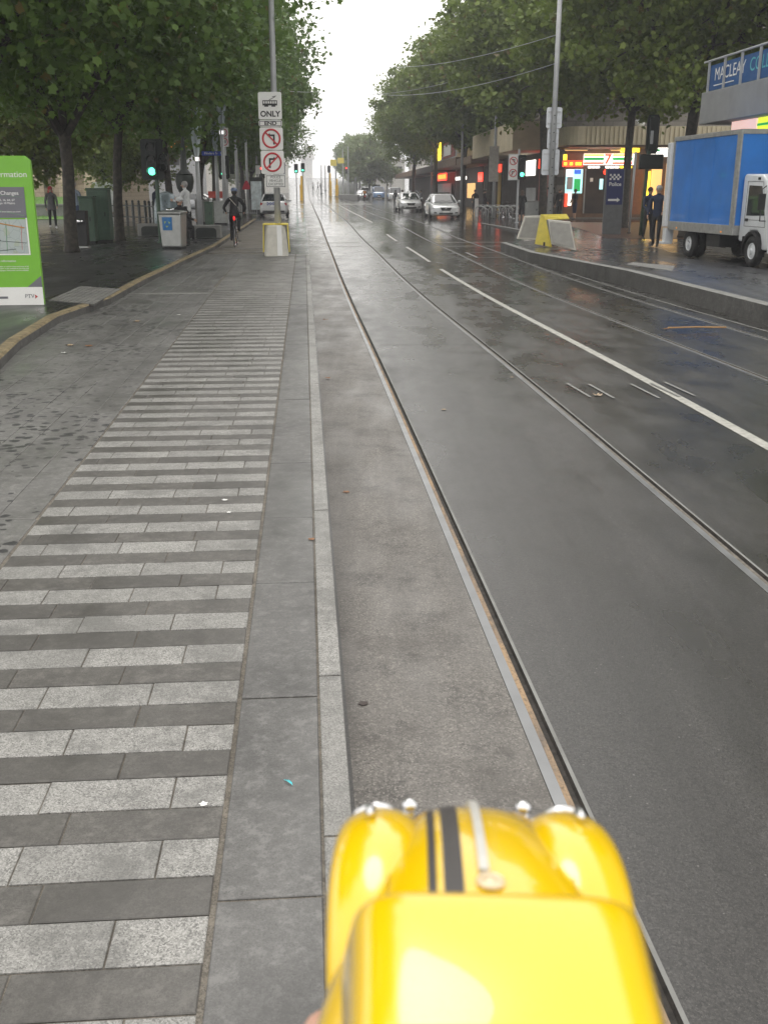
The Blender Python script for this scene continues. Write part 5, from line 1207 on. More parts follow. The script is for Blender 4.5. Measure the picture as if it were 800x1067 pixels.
# ornate lamp column
g = G(185,243,ZF); t = empty('ornate_lamp_column', (g.x,g.y+2,ZF), 0, 'ornate black cast iron lamp column with a fat urn, above the man in white', 'lamp post')
pr = [(.26,0),(.26,.15),(.20,.25),(.17,.7),(.14,1.3),(.20,1.42),(.31,1.6),(.36,1.85),(.34,2.05),(.22,2.2),(.13,2.3),(.10,3.0),(.075,3.1),(.07,6.5),(.05,8.0)]
a = MB(); a.loft([[(r*math.cos(k*math.pi/8),r*math.sin(k*math.pi/8),z) for k in range(16)] for r,z in pr]); a.build('column', m['iron'], t, smooth=True)
a = MB(); a.ring((0,0,2.12),.30,.03,20,6,'z'); a.ring((0,0,1.5),.24,.03,20,6,'z'); a.build('collar', m['iron'], t, smooth=True)
for sd in (-1,1):
    a = MB(); a.tube([(0,0,7.2),(sd*.5,0,7.5),(sd*.8,0,7.35)], .03, 6); ao = a.build('bracket', m['iron'], t); a = MB(); a.ell((sd*.8,0,7.15),(.18,.18,.22),12,8); a.build('lantern', m['signwhite'], ao, smooth=True)

# ---- traffic signals
GRN = EM('green_light',(.10,1,.55),3.2); REDL = EM('red_light',(1,.05,.03),5); lensd = M('lens_dark',(.02,.02,.02),.3)
m['sigblack'] = M('signal_black',(.008,.012,.010),.5,0,.1)
def signal_head(par, x, z, w2=.46, h=1.0, face=-1, lit=2, y=-.1, back=True):
    a = MB(); a.prismy([(x-w2/2+.06,z-h/2),(x+w2/2-.06,z-h/2),(x+w2/2,z-h/2+.06),(x+w2/2,z+h/2-.06),(x+w2/2-.06,z+h/2),(x-w2/2+.06,z+h/2),(x-w2/2,z+h/2-.06),(x-w2/2,z-h/2+.06)], y-.02, y+.02); hd_ = a.build('backboard', m['sigblack'], par, bevel=.006)
    a = MB(); a.box(x-.15,x+.15,min(y+face*.02,y+face*.14),max(y+face*.02,y+face*.14),z-h*.44,z+h*.44); bo = a.build('signal_housing', m['sigblack'], par, bevel=.02)
    for k in range(3):
        zz = z+h*.29-k*h*.29
        l = MB(); l.cyl((x,y+face*.142,zz), .105, face*.012, 'y', 20); l.build('lamp_lens', GRN if (k==2 and lit==2) else REDL if (k==0 and lit==0) else lensd, bo)
        v = MB(); n_ = 12
        for i in range(n_):
            a0, a1 = math.pi*(-.1+1.2*i/n_), math.pi*(-.1+1.2*(i+1)/n_)
            q = [(x+.12*math.cos(a0),y+face*.142,zz+.12*math.sin(a0)),(x+.12*math.cos(a1),y+face*.142,zz+.12*math.sin(a1)),(x+.12*math.cos(a1),y+face*.30,zz+.12*math.sin(a1)-.0),(x+.12*math.cos(a0),y+face*.30,zz+.12*math.sin(a0))]
            v.quad(*q)
        v.build('visor', m['sigblack'], bo)
    return hd_
def signal_post(px, py, top, label, z=ZF, rz=0, r=.055, mat='pole'):
    g = G(px,py,z); t = empty('traffic_light', (g.x,g.y,z), rz, label, 'traffic light')
    zt_ = P(px,top,g.y).z - z; a = MB(); a.cyl((0,0,0), r, zt_, 'z', 12); a.cyl((0,0,0), r*1.9, .05, 'z', 12); a.build('pole', m[mat], t, smooth=False); return t, g
def zof(y, g, z): return P(400,y,g.y).z - z
t, g = signal_post(167.5,253,145,'nearest green traffic light with a rounded black board on the left footpath',ZF,0,.06,'greencab')
signal_head(t, -.07, zof(166,g,ZF), .66, 1.15, -1, 2); a = MB(); a.box(.20,.42,-.28,.02,zof(178,g,ZF),zof(160,g,ZF)); sh_ = a.build('side_signal', m['sigblack'], t, bevel=.03)
for zz in (164,174): a = MB(); a.tube([(.30,-.26,zof(zz,g,ZF)),(.30,-.42,zof(zz,g,ZF))], .10, 12, caps=False); a.build('visor', m['sigblack'], sh_)
t, g = signal_post(238,235,128,'green traffic light carrying speed signs and a blue street name blade',ZP,0,.06)
signal_head(t, -.07, zof(174,g,ZP), .5, 1.05, -1, 2); a = MB(); a.box(.22,.4,-.25,.0,zof(181,g,ZP),zof(171,g,ZP)); a.build('side_signal', m['sigblack'], t, bevel=.02)
a = MB(); a.box(-1.10,-.14,-.09,-.06,zof(161.8,g,ZP),zof(157.3,g,ZP)); sb = a.build('street_name_blade', M('blade_blue',(.01,.05,.40),.4), t, bevel=.004); text('Flinders St', .15, m['signwhite'], sb, (-.66,-.095,zof(159.5,g,ZP))); text('9', .1, m['signwhite'], sb, (-.2,-.095,zof(159.5,g,ZP)))
def disc_sign(par, x, y, z, r, mt_ring, name='sign_ring'):
    a = MB(); a.ring((x,y,z), r, r*.11, 32, 6, 'y'); return a.build(name, mt_ring, par, smooth=True)
for z_, txt in ((138,'AREA\n'),(147.5,'30')):
    zz = zof(z_,g,ZP); hh = .25; a = MB(); a.box(-.20,.20,-.095,-.075,zz-hh+.03,zz+hh-.03); so2 = a.build('speed_sign', m['signwhite'], t, bevel=.004)
    disc_sign(so2, 0,-.10,zz,.155,m['signred']); text('40' , .18, m['black'], so2, (0,-.1,zz))
# ---- no-turn symbol
def turn_symbol(par, x, y, z, r, left=True):
    disc_sign(par, x, y-.004, z, r, m['signred'], 'prohibition_ring'); s_ = -1 if left else 1
    a = MB(); k = r/.24
    a.prismy([(x-s_*.10*k,z-.16*k),(x-s_*.05*k,z-.16*k),(x-s_*.05*k,z+.06*k),(x+s_*.04*k,z+.06*k),(x+s_*.04*k,z+.02*k),(x+s_*.12*k,z+.085*k),(x+s_*.04*k,z+.15*k),(x+s_*.04*k,z+.11*k),(x-s_*.10*k,z+.11*k)], y-.004, y+.0); a.build('arrow', m['black'], par)
    a = MB(); q = .155*k; d_ = s_
    a.prismy([(x-d_*(q+.015*k),z-(q-.015*k)),(x-d_*(q-.015*k),z-(q+.015*k)),(x+d_*(q+.015*k),z+(q-.015*k)),(x+d_*(q-.015*k),z+(q+.015*k))], y-.009, y-.005); a.build('slash', m['signred'], par)
# ---- left pole with five signs and its concrete barrier
g = G(289,262,ZP); zb = .0
LP = empty('tram_pole', (g.x,g.y,ZP), 0, 'tall galvanised tram pole with a stack of five white signs at the platform end', 'pole')
a = MB(); a.tube([(0,0,0),(0,0,9.5)], [.085,.06], 16); a.build('pole', m['pole'], LP, smooth=True)
def Zg(y): return P(400,y,g.y-.1).z - ZP
sc_ = (g.y-.1)/1102.0; hwS = 11.2*sc_; xo = -.10
def plate(y0, y1, hw2, name, mat=None, xoff=0, yy=-.11):
    a = MB(); a.prismy([(xo+xoff-hw2+.03,Zg(y1)),(xo+xoff+hw2-.03,Zg(y1)),(xo+xoff+hw2,Zg(y1)+.03),(xo+xoff+hw2,Zg(y0)-.03),(xo+xoff+hw2-.03,Zg(y0)),(xo+xoff-hw2+.03,Zg(y0)),(xo+xoff-hw2,Zg(y0)-.03),(xo+xoff-hw2,Zg(y1)+.03)], yy, yy+.012); return a.build(name, mat or m['signwhite'], LP, bevel=.002)
p1 = plate(101.5,128.5,hwS,'tram_only_sign'); p2 = plate(129.3,135.5,hwS,'end_sign'); p3 = plate(136.2,158.3,hwS,'no_left_turn_sign',None,.01); p4 = plate(159,181.8,hwS,'no_right_turn_sign',None,.02); p5 = plate(182.6,195.2,10*sc_,'exception_sign',None,.09)
for pp, (ya, yb), hh in ((p2,(129.3,135.5),hwS),(p5,(182.6,195.2),10*sc_)):
    xc = xo + (.09 if pp is p5 else 0); a = MB(); q = .012; z0_, z1_ = Zg(yb)+.02, Zg(ya)-.02
    for bb in ((xc-hh+.02,xc+hh-.02,z0_,z0_+q),(xc-hh+.02,xc+hh-.02,z1_-q,z1_),(xc-hh+.02,xc-hh+.02+q,z0_+q,z1_-q),(xc+hh-.02-q,xc+hh-.02,z0_+q,z1_-q)): a.box(bb[0],bb[1],-.114,-.1105,bb[2],bb[3])
    a.build('border_line', m['black'], pp)
text('ONLY', .185, m['black'], p1, (xo,-.1115,Zg(123.3)), bold=.006); text('END', .115, m['black'], p2, (xo,-.1115,Zg(132.4)), sx=1.35, bold=.004)
text('POLICE\nVEHICLES\nEXCEPTED', .085, m['black'], p5, (xo+.09,-.1115,Zg(188.6)), sx=.95)
tx = xo; tz = Zg(112.5)     # tram pictogram
a = MB(); a.box(tx-.185,tx+.185,-.115,-.1105,tz-.055,tz-.01); a.box(tx-.185,tx+.185,-.115,-.1105,tz+.045,tz+.065)
for i in range(7): a.box(tx-.185+i*.0585,tx-.185+i*.0585+.018,-.115,-.1105,tz-.0098,tz+.0448)
a.box(tx-.14,tx-.04,-.115,-.1105,tz-.085,tz-.0552); a.box(tx+.04,tx+.14,-.115,-.1105,tz-.085,tz-.0552); a.build('tram_symbol', m['black'], p1)
a = MB(); a.tube([(tx-.02,-.113,tz+.07),(tx+.14,-.113,tz+.15)], .007, 5); a.tube([(tx+.06,-.113,tz+.145),(tx+.16,-.113,tz+.17)], .007, 5); a.build('tram_pantograph', m['black'], p1)
turn_symbol(p3, xo+.01,-.112,Zg(147.2),.215,True); turn_symbol(p4, xo+.02,-.112,Zg(170.4),.215,False)
a = MB(); 
for z_ in (106,125,140,154,164,178,186,192): a.tube([(xo+.02,-.085,Zg(z_)),(.0,.07,Zg(z_))], .02, 5)
a.build('sign_brackets', m['pole'], LP)
gb = G(288,267,ZP); LB_ = empty('concrete_barrier', (gb.x,gb.y,ZP), TH, 'grey tapered concrete barrier with yellow guard around the foot of the left tram pole', 'barrier')
prof_ = []
def oct_(w2, d0, d1, z): return [(-w2,d0+.10,z),(-w2*.8,d0+.02,z),(-w2*.2,d0,z),(w2*.6,d0,z),(w2,d0+.15,z),(w2,d1,z),(-w2,d1,z)]
a = MB(); a.loft([oct_(.31,-.02,.62,0), oct_(.31,0.0,.60,.12), oct_(.25,.06,.56,.76), oct_(.235,.08,.54,.78)]); a.build('concrete_block', m['conc'], LB_, bevel=.012)
a = MB(); a.loft([[(.03,-.026,.02),(.16,-.026,.02),(.16,-.012,.02),(.03,-.012,.02)],[(.03,.045,.765),(.15,.045,.765),(.15,.06,.765),(.03,.06,.765)]]); a.build('white_strip', m['signwhite'], LB_)
a = MB(); a.prism([(-.33,.14),(-.20,.10),(-.05,.34),(.05,.36),(.16,.10),(.33,.14),(.30,.72),(-.30,.72)], .785, .82); a.loft([[(-.345,.12,.1),(-.325,.12,.1),(-.325,.6,.1),(-.345,.6,.1)],[(-.325,.12,.784),(-.305,.12,.784),(-.305,.6,.784),(-.325,.6,.784)]]); a.loft([[(.325,.2,.1),(.345,.2,.1),(.345,.6,.1),(.325,.6,.1)],[(.29,.2,.784),(.32,.2,.784),(.32,.6,.784),(.29,.6,.784)]]); a.build('yellow_guard', m['yellow'], LB_)
LP.location = (gb.x+.02, gb.y+.45, ZP)

# ---- right pole with the backs of three signs, and the slanted barriers
g = G(574,256,ZR); RP = empty('tram_pole', (g.x,g.y+.6,ZR), 0, 'tall galvanised tram pole showing the blank backs of three signs behind the slanted barriers', 'pole')
a = MB(); a.tube([(0,0,0),(0,0,9.5)], [.095,.065], 16); a.build('pole', m['pole'], RP, smooth=True)
gy = g.y+.6
def Zr_(y): return P(400,y,gy).z - ZR
for x0,x1,y0,y1 in ((-.225,.26,111,133),(-.17,.185,133.4,154.5),(-.31,.24,155,182)):
    a = MB(); a.prismy([(x0+.04,Zr_(y1)),(x1-.04,Zr_(y1)),(x1,Zr_(y1)+.04),(x1,Zr_(y0)-.04),(x1-.04,Zr_(y0)),(x0+.04,Zr_(y0)),(x0,Zr_(y0)-.04),(x0,Zr_(y1)+.04)], .115, .127); so3 = a.build('sign_back', m['signback'], RP, bevel=.002)
    a = MB()
    for z_ in (y0+5,y1-5): a.box(x0+.05,x1-.05,.095,.114,Zr_(z_)-.02,Zr_(z_)+.02)
    a.build('sign_bracket', m['pole'], so3)
a = MB()
for z_ in range(120,222,9): a.box(-.02,.02,-.092,-.078,Zr_(z_)-.012,Zr_(z_)+.012)
a.box(-.105,.105,-.05,.05,Zr_(196)-.03,Zr_(196)+.03); a.build('strap_bolts', m['iron'], RP)
def slab(name, par, pts, d, mats, inset=True):
    """a thick slanted plate: pts four picture corners on the vertical plane at the given depth"""
    return None
def barrier_block(label, pts, D, dep, bl):
    """wedge: front outline pts (picture columns/rows) stands at distance D, thickness dep going away"""
    W = [P(x,y,D) for x,y in pts]; o_ = Vector(((W[0].x+W[1].x)/2, D, ZR)); t = empty('concrete_barrier', o_, 0, label, 'barrier', None)
    a = MB(); f_ = [(w.x-o_.x, max(w.z-ZR, 0)) for w in W]
    zt_ = max(z for _, z in f_)
    V = [(x, (0 if z < .1 else .10), z) for x,z in f_] + [(x+bl*(.10 if z > .1 else .13), dep*(1 if z < .1 else .72), z) for x,z in f_]
    n = len(f_); a.add(V, [tuple(range(n)), tuple(range(2*n-1,n-1,-1))] + [(i+n,(i+1)%n+n,(i+1)%n,i) for i in range(n)]); a.build('concrete_block', m['conc'], t, bevel=.02)
    c = (sum(x for x,_ in f_)/n, sum(z for _,z in f_)/n); ins = [(c[0]+(x-c[0])*.86, c[1]+(z-c[1])*.84) for x,z in f_]
    b_ = MB(); b_.add([(x, .10*(z/zt_)-.006, z) for x,z in ins] + [(x, .10*(z/zt_)+.004, z) for x,z in ins], [tuple(range(n)), tuple(range(2*n-1,n-1,-1))] + [(i+n,(i+1)%n+n,(i+1)%n,i) for i in range(n)]); b_.build('inset_face', m['inset'], t)
    return t
m['inset'] = M('inset_concrete', (.34,.33,.30), .8, 0, .12, 5, .2)
Db = G(588,261,ZR).y
barrier_block('pale slanted concrete barrier nearest the camera, right of the yellow guard', [(575,254.5),(600,261.5),(595,231),(571,228.5)], Db, .6, .55)
barrier_block('pale slanted concrete barrier left of the yellow guard', [(539,249),(561,252.5),(564.5,224.5),(547,225)], G(550,250.5,ZR).y+.3, .6, .3)
gy2 = G(566,257,ZR); YG = empty('yellow_guard', (gy2.x,gy2.y+.05,ZR), 0, 'yellow angled steel guard between the two slanted concrete barriers', 'barrier')
def L3_(x, y, dy=0): w = P(x,y,gy2.y+.05+dy); return (w.x-gy2.x, dy, max(.0,w.z-ZR))
a = MB(); A1, A2, A3, A4 = L3_(557,254), L3_(572.5,258), L3_(567,224), L3_(563,223)
a.loft([[A1,A2,A3,A4],[(A1[0]+.03,A1[1]+.04,A1[2]),(A2[0]+.03,A2[1]+.04,A2[2]),(A3[0]+.02,A3[1]+.04,A3[2]),(A4[0]+.02,A4[1]+.04,A4[2])]]); a.build('side_plate', m['yellow'], YG, bevel=.004)
T1 = [L3_(563,223), L3_(567,228), L3_(593,227,.35), L3_(590,222.5,.5)]
a = MB(); a.loft([T1,[(x,y,z-.03) for x,y,z in T1]]); a.build('top_plate', m['yellow'], YG, bevel=.004)
a = MB(); a.box(A1[0]+.26,A1[0]+.32,-.03,-.0,.03,.14); a.build('latch', m['black'], YG)
a = MB(); B1 = [L3_(567.5,228.5,.02), L3_(573.5,257,.02)]; a.loft([[B1[0],(B1[0][0]+.04,.02,B1[0][2]),(B1[1][0]+.04,.02,B1[1][2]),B1[1]],[(B1[0][0],.5,B1[0][2]),(B1[0][0]+.04,.5,B1[0][2]),(B1[1][0]+.04,.5,B1[1][2]),(B1[1][0],.5,B1[1][2])]]); a.build('brace_plate', m['yellow'], YG, bevel=.004)

# police totem
g = G(633,244,ZR); PT = empty('police_totem', (g.x+.15,g.y,ZR), -.05, 'tall steel totem with a dark blue police sign and arrow on the right footpath', 'sign')
hp = P(640,175.5,g.y).z-ZR; wp_ = .37
a = MB(); a.box(-wp_,wp_,0,.16,0,hp); a.build('steel_body', m['totemsteel'], PT, bevel=.01)
zb_ = P(640,213,g.y).z-ZR; m['police'] = M('police_navy',(.012,.02,.11),.4,0,.05); a = MB(); a.box(-wp_+.06,wp_-.04,-.015,-.002,zb_,hp-.03); pb_ = a.build('blue_panel', m['police'], PT, bevel=.003)
for i in range(6):
    for j in range(3):
        if (i+j)%2 == 0: c = MB(); c.box(-.22+i*.075,-.22+i*.075+.075,-.022,-.0155,hp-.42+j*.075,hp-.42+j*.075+.075); c.build('check_square', m['signwhite'], pb_)
text('Police', .20, m['signwhite'], pb_, (.01,-.017,hp-.58), bold=.004)
za = zb_+.18; a = MB(); a.prismy([(-.23,za-.04),(.12,za-.04),(.12,za-.09),(.24,za),(.12,za+.09),(.12,za+.04),(-.23,za+.04)], -.021, -.0155); a.build('arrow', m['signwhite'], pb_)
# signal seen from behind, and slim pole
g = G(667,245,ZR); t = empty('traffic_light', (g.x,g.y,ZR), 0, 'black traffic light seen from behind, left of the truck tail', 'traffic light')
def Zk(y): return P(400,y,g.y).z-ZR
a = MB(); a.tube([(0,0,0),(.12,0,Zk(120))], .07, 12); a.build('pole', m['greencab'], t, smooth=True)
a = MB(); a.prismy([(.0,Zk(160)),(.36,Zk(160)),(.42,Zk(156)),(.42,Zk(123)),(.36,Zk(119)),(.0,Zk(119)),(-.06,Zk(123)),(-.06,Zk(156))], -.02,.02); bb_ = a.build('backboard', m['sigblack'], t, bevel=.01); a = MB(); a.box(.03,.33,-.20,-.022,Zk(157),Zk(122)); a.build('signal_housing', m['sigblack'], t, bevel=.02); a = MB(); a.box(.05,.16,-.25,-.202,Zk(150),Zk(136)); a.build('pale_cover', m['signback'], bb_, bevel=.02)
a = MB(); a.box(-.28,.62,-.24,.0,Zk(176),Zk(160.5)); a.build('side_signal', m['sigblack'], t, bevel=.04)
g = G(655,243,ZR); t = empty('slim_pole', (g.x,g.y,ZR), 0, 'slim grey pole right of the police totem', 'pole'); a = MB(); a.tube([(0,0,0),(.05,0,P(655,158,g.y).z-ZR)], .045, 10); a.build('pole', m['pole'], t, smooth=True); a = MB(); a.cyl((0,0,0),.08,.04,'z',10); a.build('base', m['iron'], t)
# right traffic light with the no-turn box sign
t, g = signal_post(538,232,155,'green traffic light beside a white double no turn sign on the right footpath',ZR,0,.06)
signal_head(t, .16, zof(174,g,ZR), .42, 1.25, -1, 2)
a = MB(); a.box(-.56,-.07,-.22,.0,zof(187.5,g,ZR),zof(160.5,g,ZR)); sx_ = a.build('sign_box', m['signback'], t, bevel=.01); a = MB(); a.box(-.54,-.09,-.232,-.222,zof(186.9,g,ZR),zof(161.1,g,ZR)); sy_ = a.build('sign_face', m['signwhite'], sx_)
turn_symbol(sy_,-.315,-.236,zof(167.5,g,ZR),.19,True); turn_symbol(sy_,-.315,-.236,zof(180,g,ZR),.19,False)
# slim poles with boards on the right
for px,py,top,lab,bd in ((514.5,228,60,'slim grey pole with a tall narrow board in front of the bicycles',True),(480.5,222,55,'grey pole directly right of the nearer white sedan',False),(449,214,75,'grey pole behind the nearer white sedan',False),(407,208,95,'twin grey pole left of the farther white sedan, right one',False),(403,208,95,'twin grey pole left of the farther white sedan, left one',False)):
    g = G(px,py,ZR); D = g.y; t = empty('street_pole', (P(px,198,D).x,D,ZR), 0, lab, 'pole'); a = MB(); a.tube([(0,0,0),(0,0,P(px,top,D).z-ZR)], [.11,.07], 10); a.build('pole', m['pole'], t, smooth=True)
    a = MB(); a.cyl((0,0,0),.18,.06,'z',12); a.build('base', m['iron'], t)
    if bd: a = MB(); a.box(-.36,.22,-.14,-.10,P(px,189,D).z-ZR,P(px,152,D).z-ZR); a.build('board', M('board_beige',(.30,.28,.25),.6), t, bevel=.01)
g = G(496,226,ZR); t = empty('white_post', (g.x,g.y,ZR), 0, 'short white post at the left end of the bicycle row', 'post'); a = MB(); a.box(-.12,.12,-.05,.05,0,1.15); a.build('post', m['signwhite'], t, bevel=.02); a = MB(); a.box(-.14,.14,-.07,.07,1.152,1.19); a.build('cap', m['pole'], t)
cabinet(554,229,.75,1.05,'grey steel box right of the woman in shorts',m['ssteel'],.5,.0,ZR)
# glass topped lamp columns on the left
m['lampglass'] = M('frosted_glass', (.55,.62,.64), .15, 0, .3, 3)
lc = None
for i,(px,D,top) in enumerate(((234,50,90),(247.5,62,93),(258,78,109),(268.5,97,122),(207,44,112),(226.5,56,118),(275,118,140))):
    X = P(px,198,D).x; H_ = P(px,top,D).z-ZF
    lab = ['glass topped lamp column right behind the speed signs','glass topped lamp column above the cyclist','glass topped lamp column left of the stacked white signs','slimmer distant glass topped lamp column beside the white signs','grey lamp column left of the blue street name blade','grey lamp column crossing the blue street name blade','farthest glass topped lamp column on the left'][i]
    t = empty('lamp_column', (X,D,ZF), 0, lab, 'lamp post', 'glass topped lamp columns on the left'); a = MB(); a.tube([(0,0,0),(0,0,H_-1.5)], [.12,.07], 10); a.build('pole', m['pole'], t, smooth=True)
    a = MB()
    for k in range(6):
        a0 = k*math.pi/3; c0_, s0_ = math.cos(a0), math.sin(a0)
        a.add([(.05*c0_-.02*s0_,.05*s0_+.02*c0_,H_-1.9),(.10*c0_-.02*s0_,.10*s0_+.02*c0_,H_-1.8),(.34*c0_-.02*s0_,.34*s0_+.02*c0_,H_),(.08*c0_-.02*s0_,.08*s0_+.02*c0_,H_-.15),(.05*c0_+.02*s0_,.05*s0_-.02*c0_,H_-1.9),(.10*c0_+.02*s0_,.10*s0_-.02*c0_,H_-1.8),(.34*c0_+.02*s0_,.34*s0_-.02*c0_,H_),(.08*c0_+.02*s0_,.08*s0_-.02*c0_,H_-.15)],
              [(0,1,2,3),(7,6,5,4),(0,4,5,1),(1,5,6,2),(2,6,7,3),(3,7,4,0)])
    a.build('glass_fin', m['lampglass'], t)
    a = MB(); a.cyl((0,0,H_-2.05),.13,.16,'z',12); a.build('collar', m['chrome'], t)
# small things far left
def simple_sign(px, D, y0, y1, w2, mat, label, shape='box', zb=None, base=ZF):
    X = P(px,198,D).x; t = empty('small_sign', (X,D,base), 0, label, 'sign'); z0_, z1_ = P(px,y1,D).z-base, P(px,y0,D).z-base
    a = MB(); a.tube([(0,.05,0),(0,.05,z1_)], .04, 8); a.build('post', m['pole'], t)
    a = MB()
    if shape == 'tri': a.prismy([(-w2,z0_),(w2,z0_),(w2*.25,z1_),(-w2*.25,z1_)], -.03, .0)
    else: a.box(-w2,w2,-.03,.0,z0_,z1_)
    a.build('sign_plate', mat, t, bevel=.01); return t
simple_sign(257,72,188,197,.32,M('sign_crimson',(.60,.02,.05),.5),'red sign beyond the cyclist, left of the white wagon','tri')
simple_sign(269.5,72,172,181,.16,m['signwhite'],'small white parking sign left of the stacked signs')
simple_sign(226,60,199,206,.5,M('notice_red',(.45,.05,.03),.5),'low red notice above the pale service cabinet')
X = P(267,198,70).x; t = empty('phone_booth', (X,70,ZF), 0, 'dark framed phone booth left of the white wagon', 'phone booth'); a = MB(); a.box(-.42,.42,0,.8,0,.3); a.box(-.42,.42,0,.8,2.1,2.35)
for x0 in (-.42,.36):
    for y0 in (0,.74): a.box(x0,x0+.06,y0,y0+.06,.3,2.1)
a.build('frame', m['iron'], t, bevel=.01); a = MB(); a.box(-.36,.36,.03,.045,.3,2.1); a.build('glass', m['lampglass'], t)
t = empty('crowd_barrier', (P(259,198,62).x,62,ZF), 0, 'grey tubular crowd barrier beyond the cyclist', 'barrier'); a = MB(); a.tube([(-.45,0,0),(-.45,0,1.0),(.45,0,1.0),(.45,0,0)], .022, 6); a.tube([(-.45,0,.25),(.45,0,.25)], .018, 6)
a.build('frame', m['pole'], t, smooth=True)
for i in range(6): a = MB(); a.tube([(-.3+i*.12,0,.25),(-.3+i*.12,0,1.0)], .01, 5); a.build('bar', m['pole'], t)
# far left signals by the junction
for px,D,lab,lit in ((309,133,'distant green traffic light at the left of the junction, left one',2),(316,135,'distant green traffic light at the left of the junction, right one',2),(273.5,96,'distant red traffic light left of the stacked white signs',0),(361,182,'distant red traffic light at the far tram stop',0),(343,178,'small dark traffic light beside the far tracks',1),(190,75,'orange lit pedestrian signal between trunks behind the man in white',0)):
    X = P(px,198,D).x; base = zr(D)-.0 if px > 280 else ZF; yc = {309:177,316:176,273.5:179,361:177,343:176,190:185}[px]
    t = empty('traffic_light', (X,D,base), 0, lab, 'traffic light'); zc = P(px,yc,D).z-base; a = MB(); a.cyl((0,.05,0),.06,zc+.7,'z',8); a.build('pole', m['pole'], t)
    signal_head(t, 0, zc+(.2 if lit == 2 else 0), .5 if px != 190 else .3, 1.1 if px != 190 else .8, -1, lit, y=0)
# far tram stop: yellow posts and signs, poles, kerb wedge
for px,D,y0,y1,lab in ((314.5,150,183,195,'yellow marker post left of the far tracks'),(344,185,180,188,'yellow marker post right of the far tracks'),(351,185,186,193,'small orange marker post at the far tram stop')):
    t = empty('marker_post', (P(px,198,D).x,D,zr(D)), 0, lab, 'post'); a = MB(); zt_ = P(px,y0,D).z-zr(D); a.box(-.28,.28,-.15,.15,0,zt_*.65); a.box(-.16,.16,-.1,.1,zt_*.65,zt_); a.build('post', LYp if 'LYp' in globals() else M('post_yellow',(.75,.45,.02),.5), t, bevel=.03); a = MB(); a.box(-.35,.35,-.2,.2,-.05,.04); a.build('base', m['concd'], t)
for px,D,top,y0,y1,lab in ((350,185,158,166,172.5,'far pole with a yellow sign, left one'),(357.5,185,155,164,170,'far pole with a yellow sign, right one'),(363,186,152,0,0,'far grey pole right of the yellow signs'),(370.5,192,150,0,0,'tall far grey pole before the pavilion'),(335,205,172,0,0,'slim far pole between the tracks'),(339,230,172,0,0,'slimmest far pole right of the tracks')):
    t = empty('far_pole', (P(px,198,D).x,D,zr(D)), 0, lab, 'pole'); a = MB(); zt_ = P(px,top,D).z-zr(D); a.tube([(0,0,0),(0,0,zt_)], [.14,.09], 8); a.build('pole', m['pole'], t)
    if y0: a = MB(); a.box(-.9,.2,-.15,-.1,P(px,y1,D).z-zr(D),P(px,y0,D).z-zr(D)); a.build('sign_plate', m['yellow'], t)
    a = MB(); a.cyl((0,0,0),.22,.08,'z',8); a.build('base', m['iron'], t)
ms = MB(); q = [P(352,198,200),P(372,198,163)]; ms.prism([(q[0].x-.3,200),(q[1].x-3.0,172),(q[1].x,163),(q[1].x+.4,166),(q[0].x+1.2,200)], .3, 1.25); S('far_stop_island', ms, [m['concd']])

# ------------------------------------------------------------------ overhead tram span wires
def wire(p0, p1, sag, lab, r=.012):
    n_ = 14; p0, p1 = Vector(p0), Vector(p1); pts = [p0.lerp(p1, i/n_) - Vector((0,0,4*sag*(i/n_)*(1-i/n_))) for i in range(n_+1)]
    a = MB(); a.tube([p_-p0 for p_ in pts], r, 5); o = tag(a.build('span_wire', m['signback'], loc=p0), lab, 'wire'); return o
rp = RP.location; lp = LP.location
wire((rp.x,rp.y,rp.z+6.2),(P(380,198,75).x,75,P(380,66,75).z),.5,'upper overhead wire sagging left from the tall right pole across the right trees')
wire((rp.x,rp.y,rp.z+5.4),(P(385,198,60).x,60,P(385,97,60).z),.4,'middle overhead wire sagging left from the tall right pole')
wire((P(514.5,198,60).x,60,P(514,70,60).z),(P(372,198,90).x,90,P(372,98,90).z),.4,'lower overhead wire between the slim board pole and the far left')
wire((P(236,198,49).x,49,P(236,80,49).z),(P(345,198,75).x,75,P(345,94,75).z),.3,'overhead wire in front of the left trees beside the stacked signs')

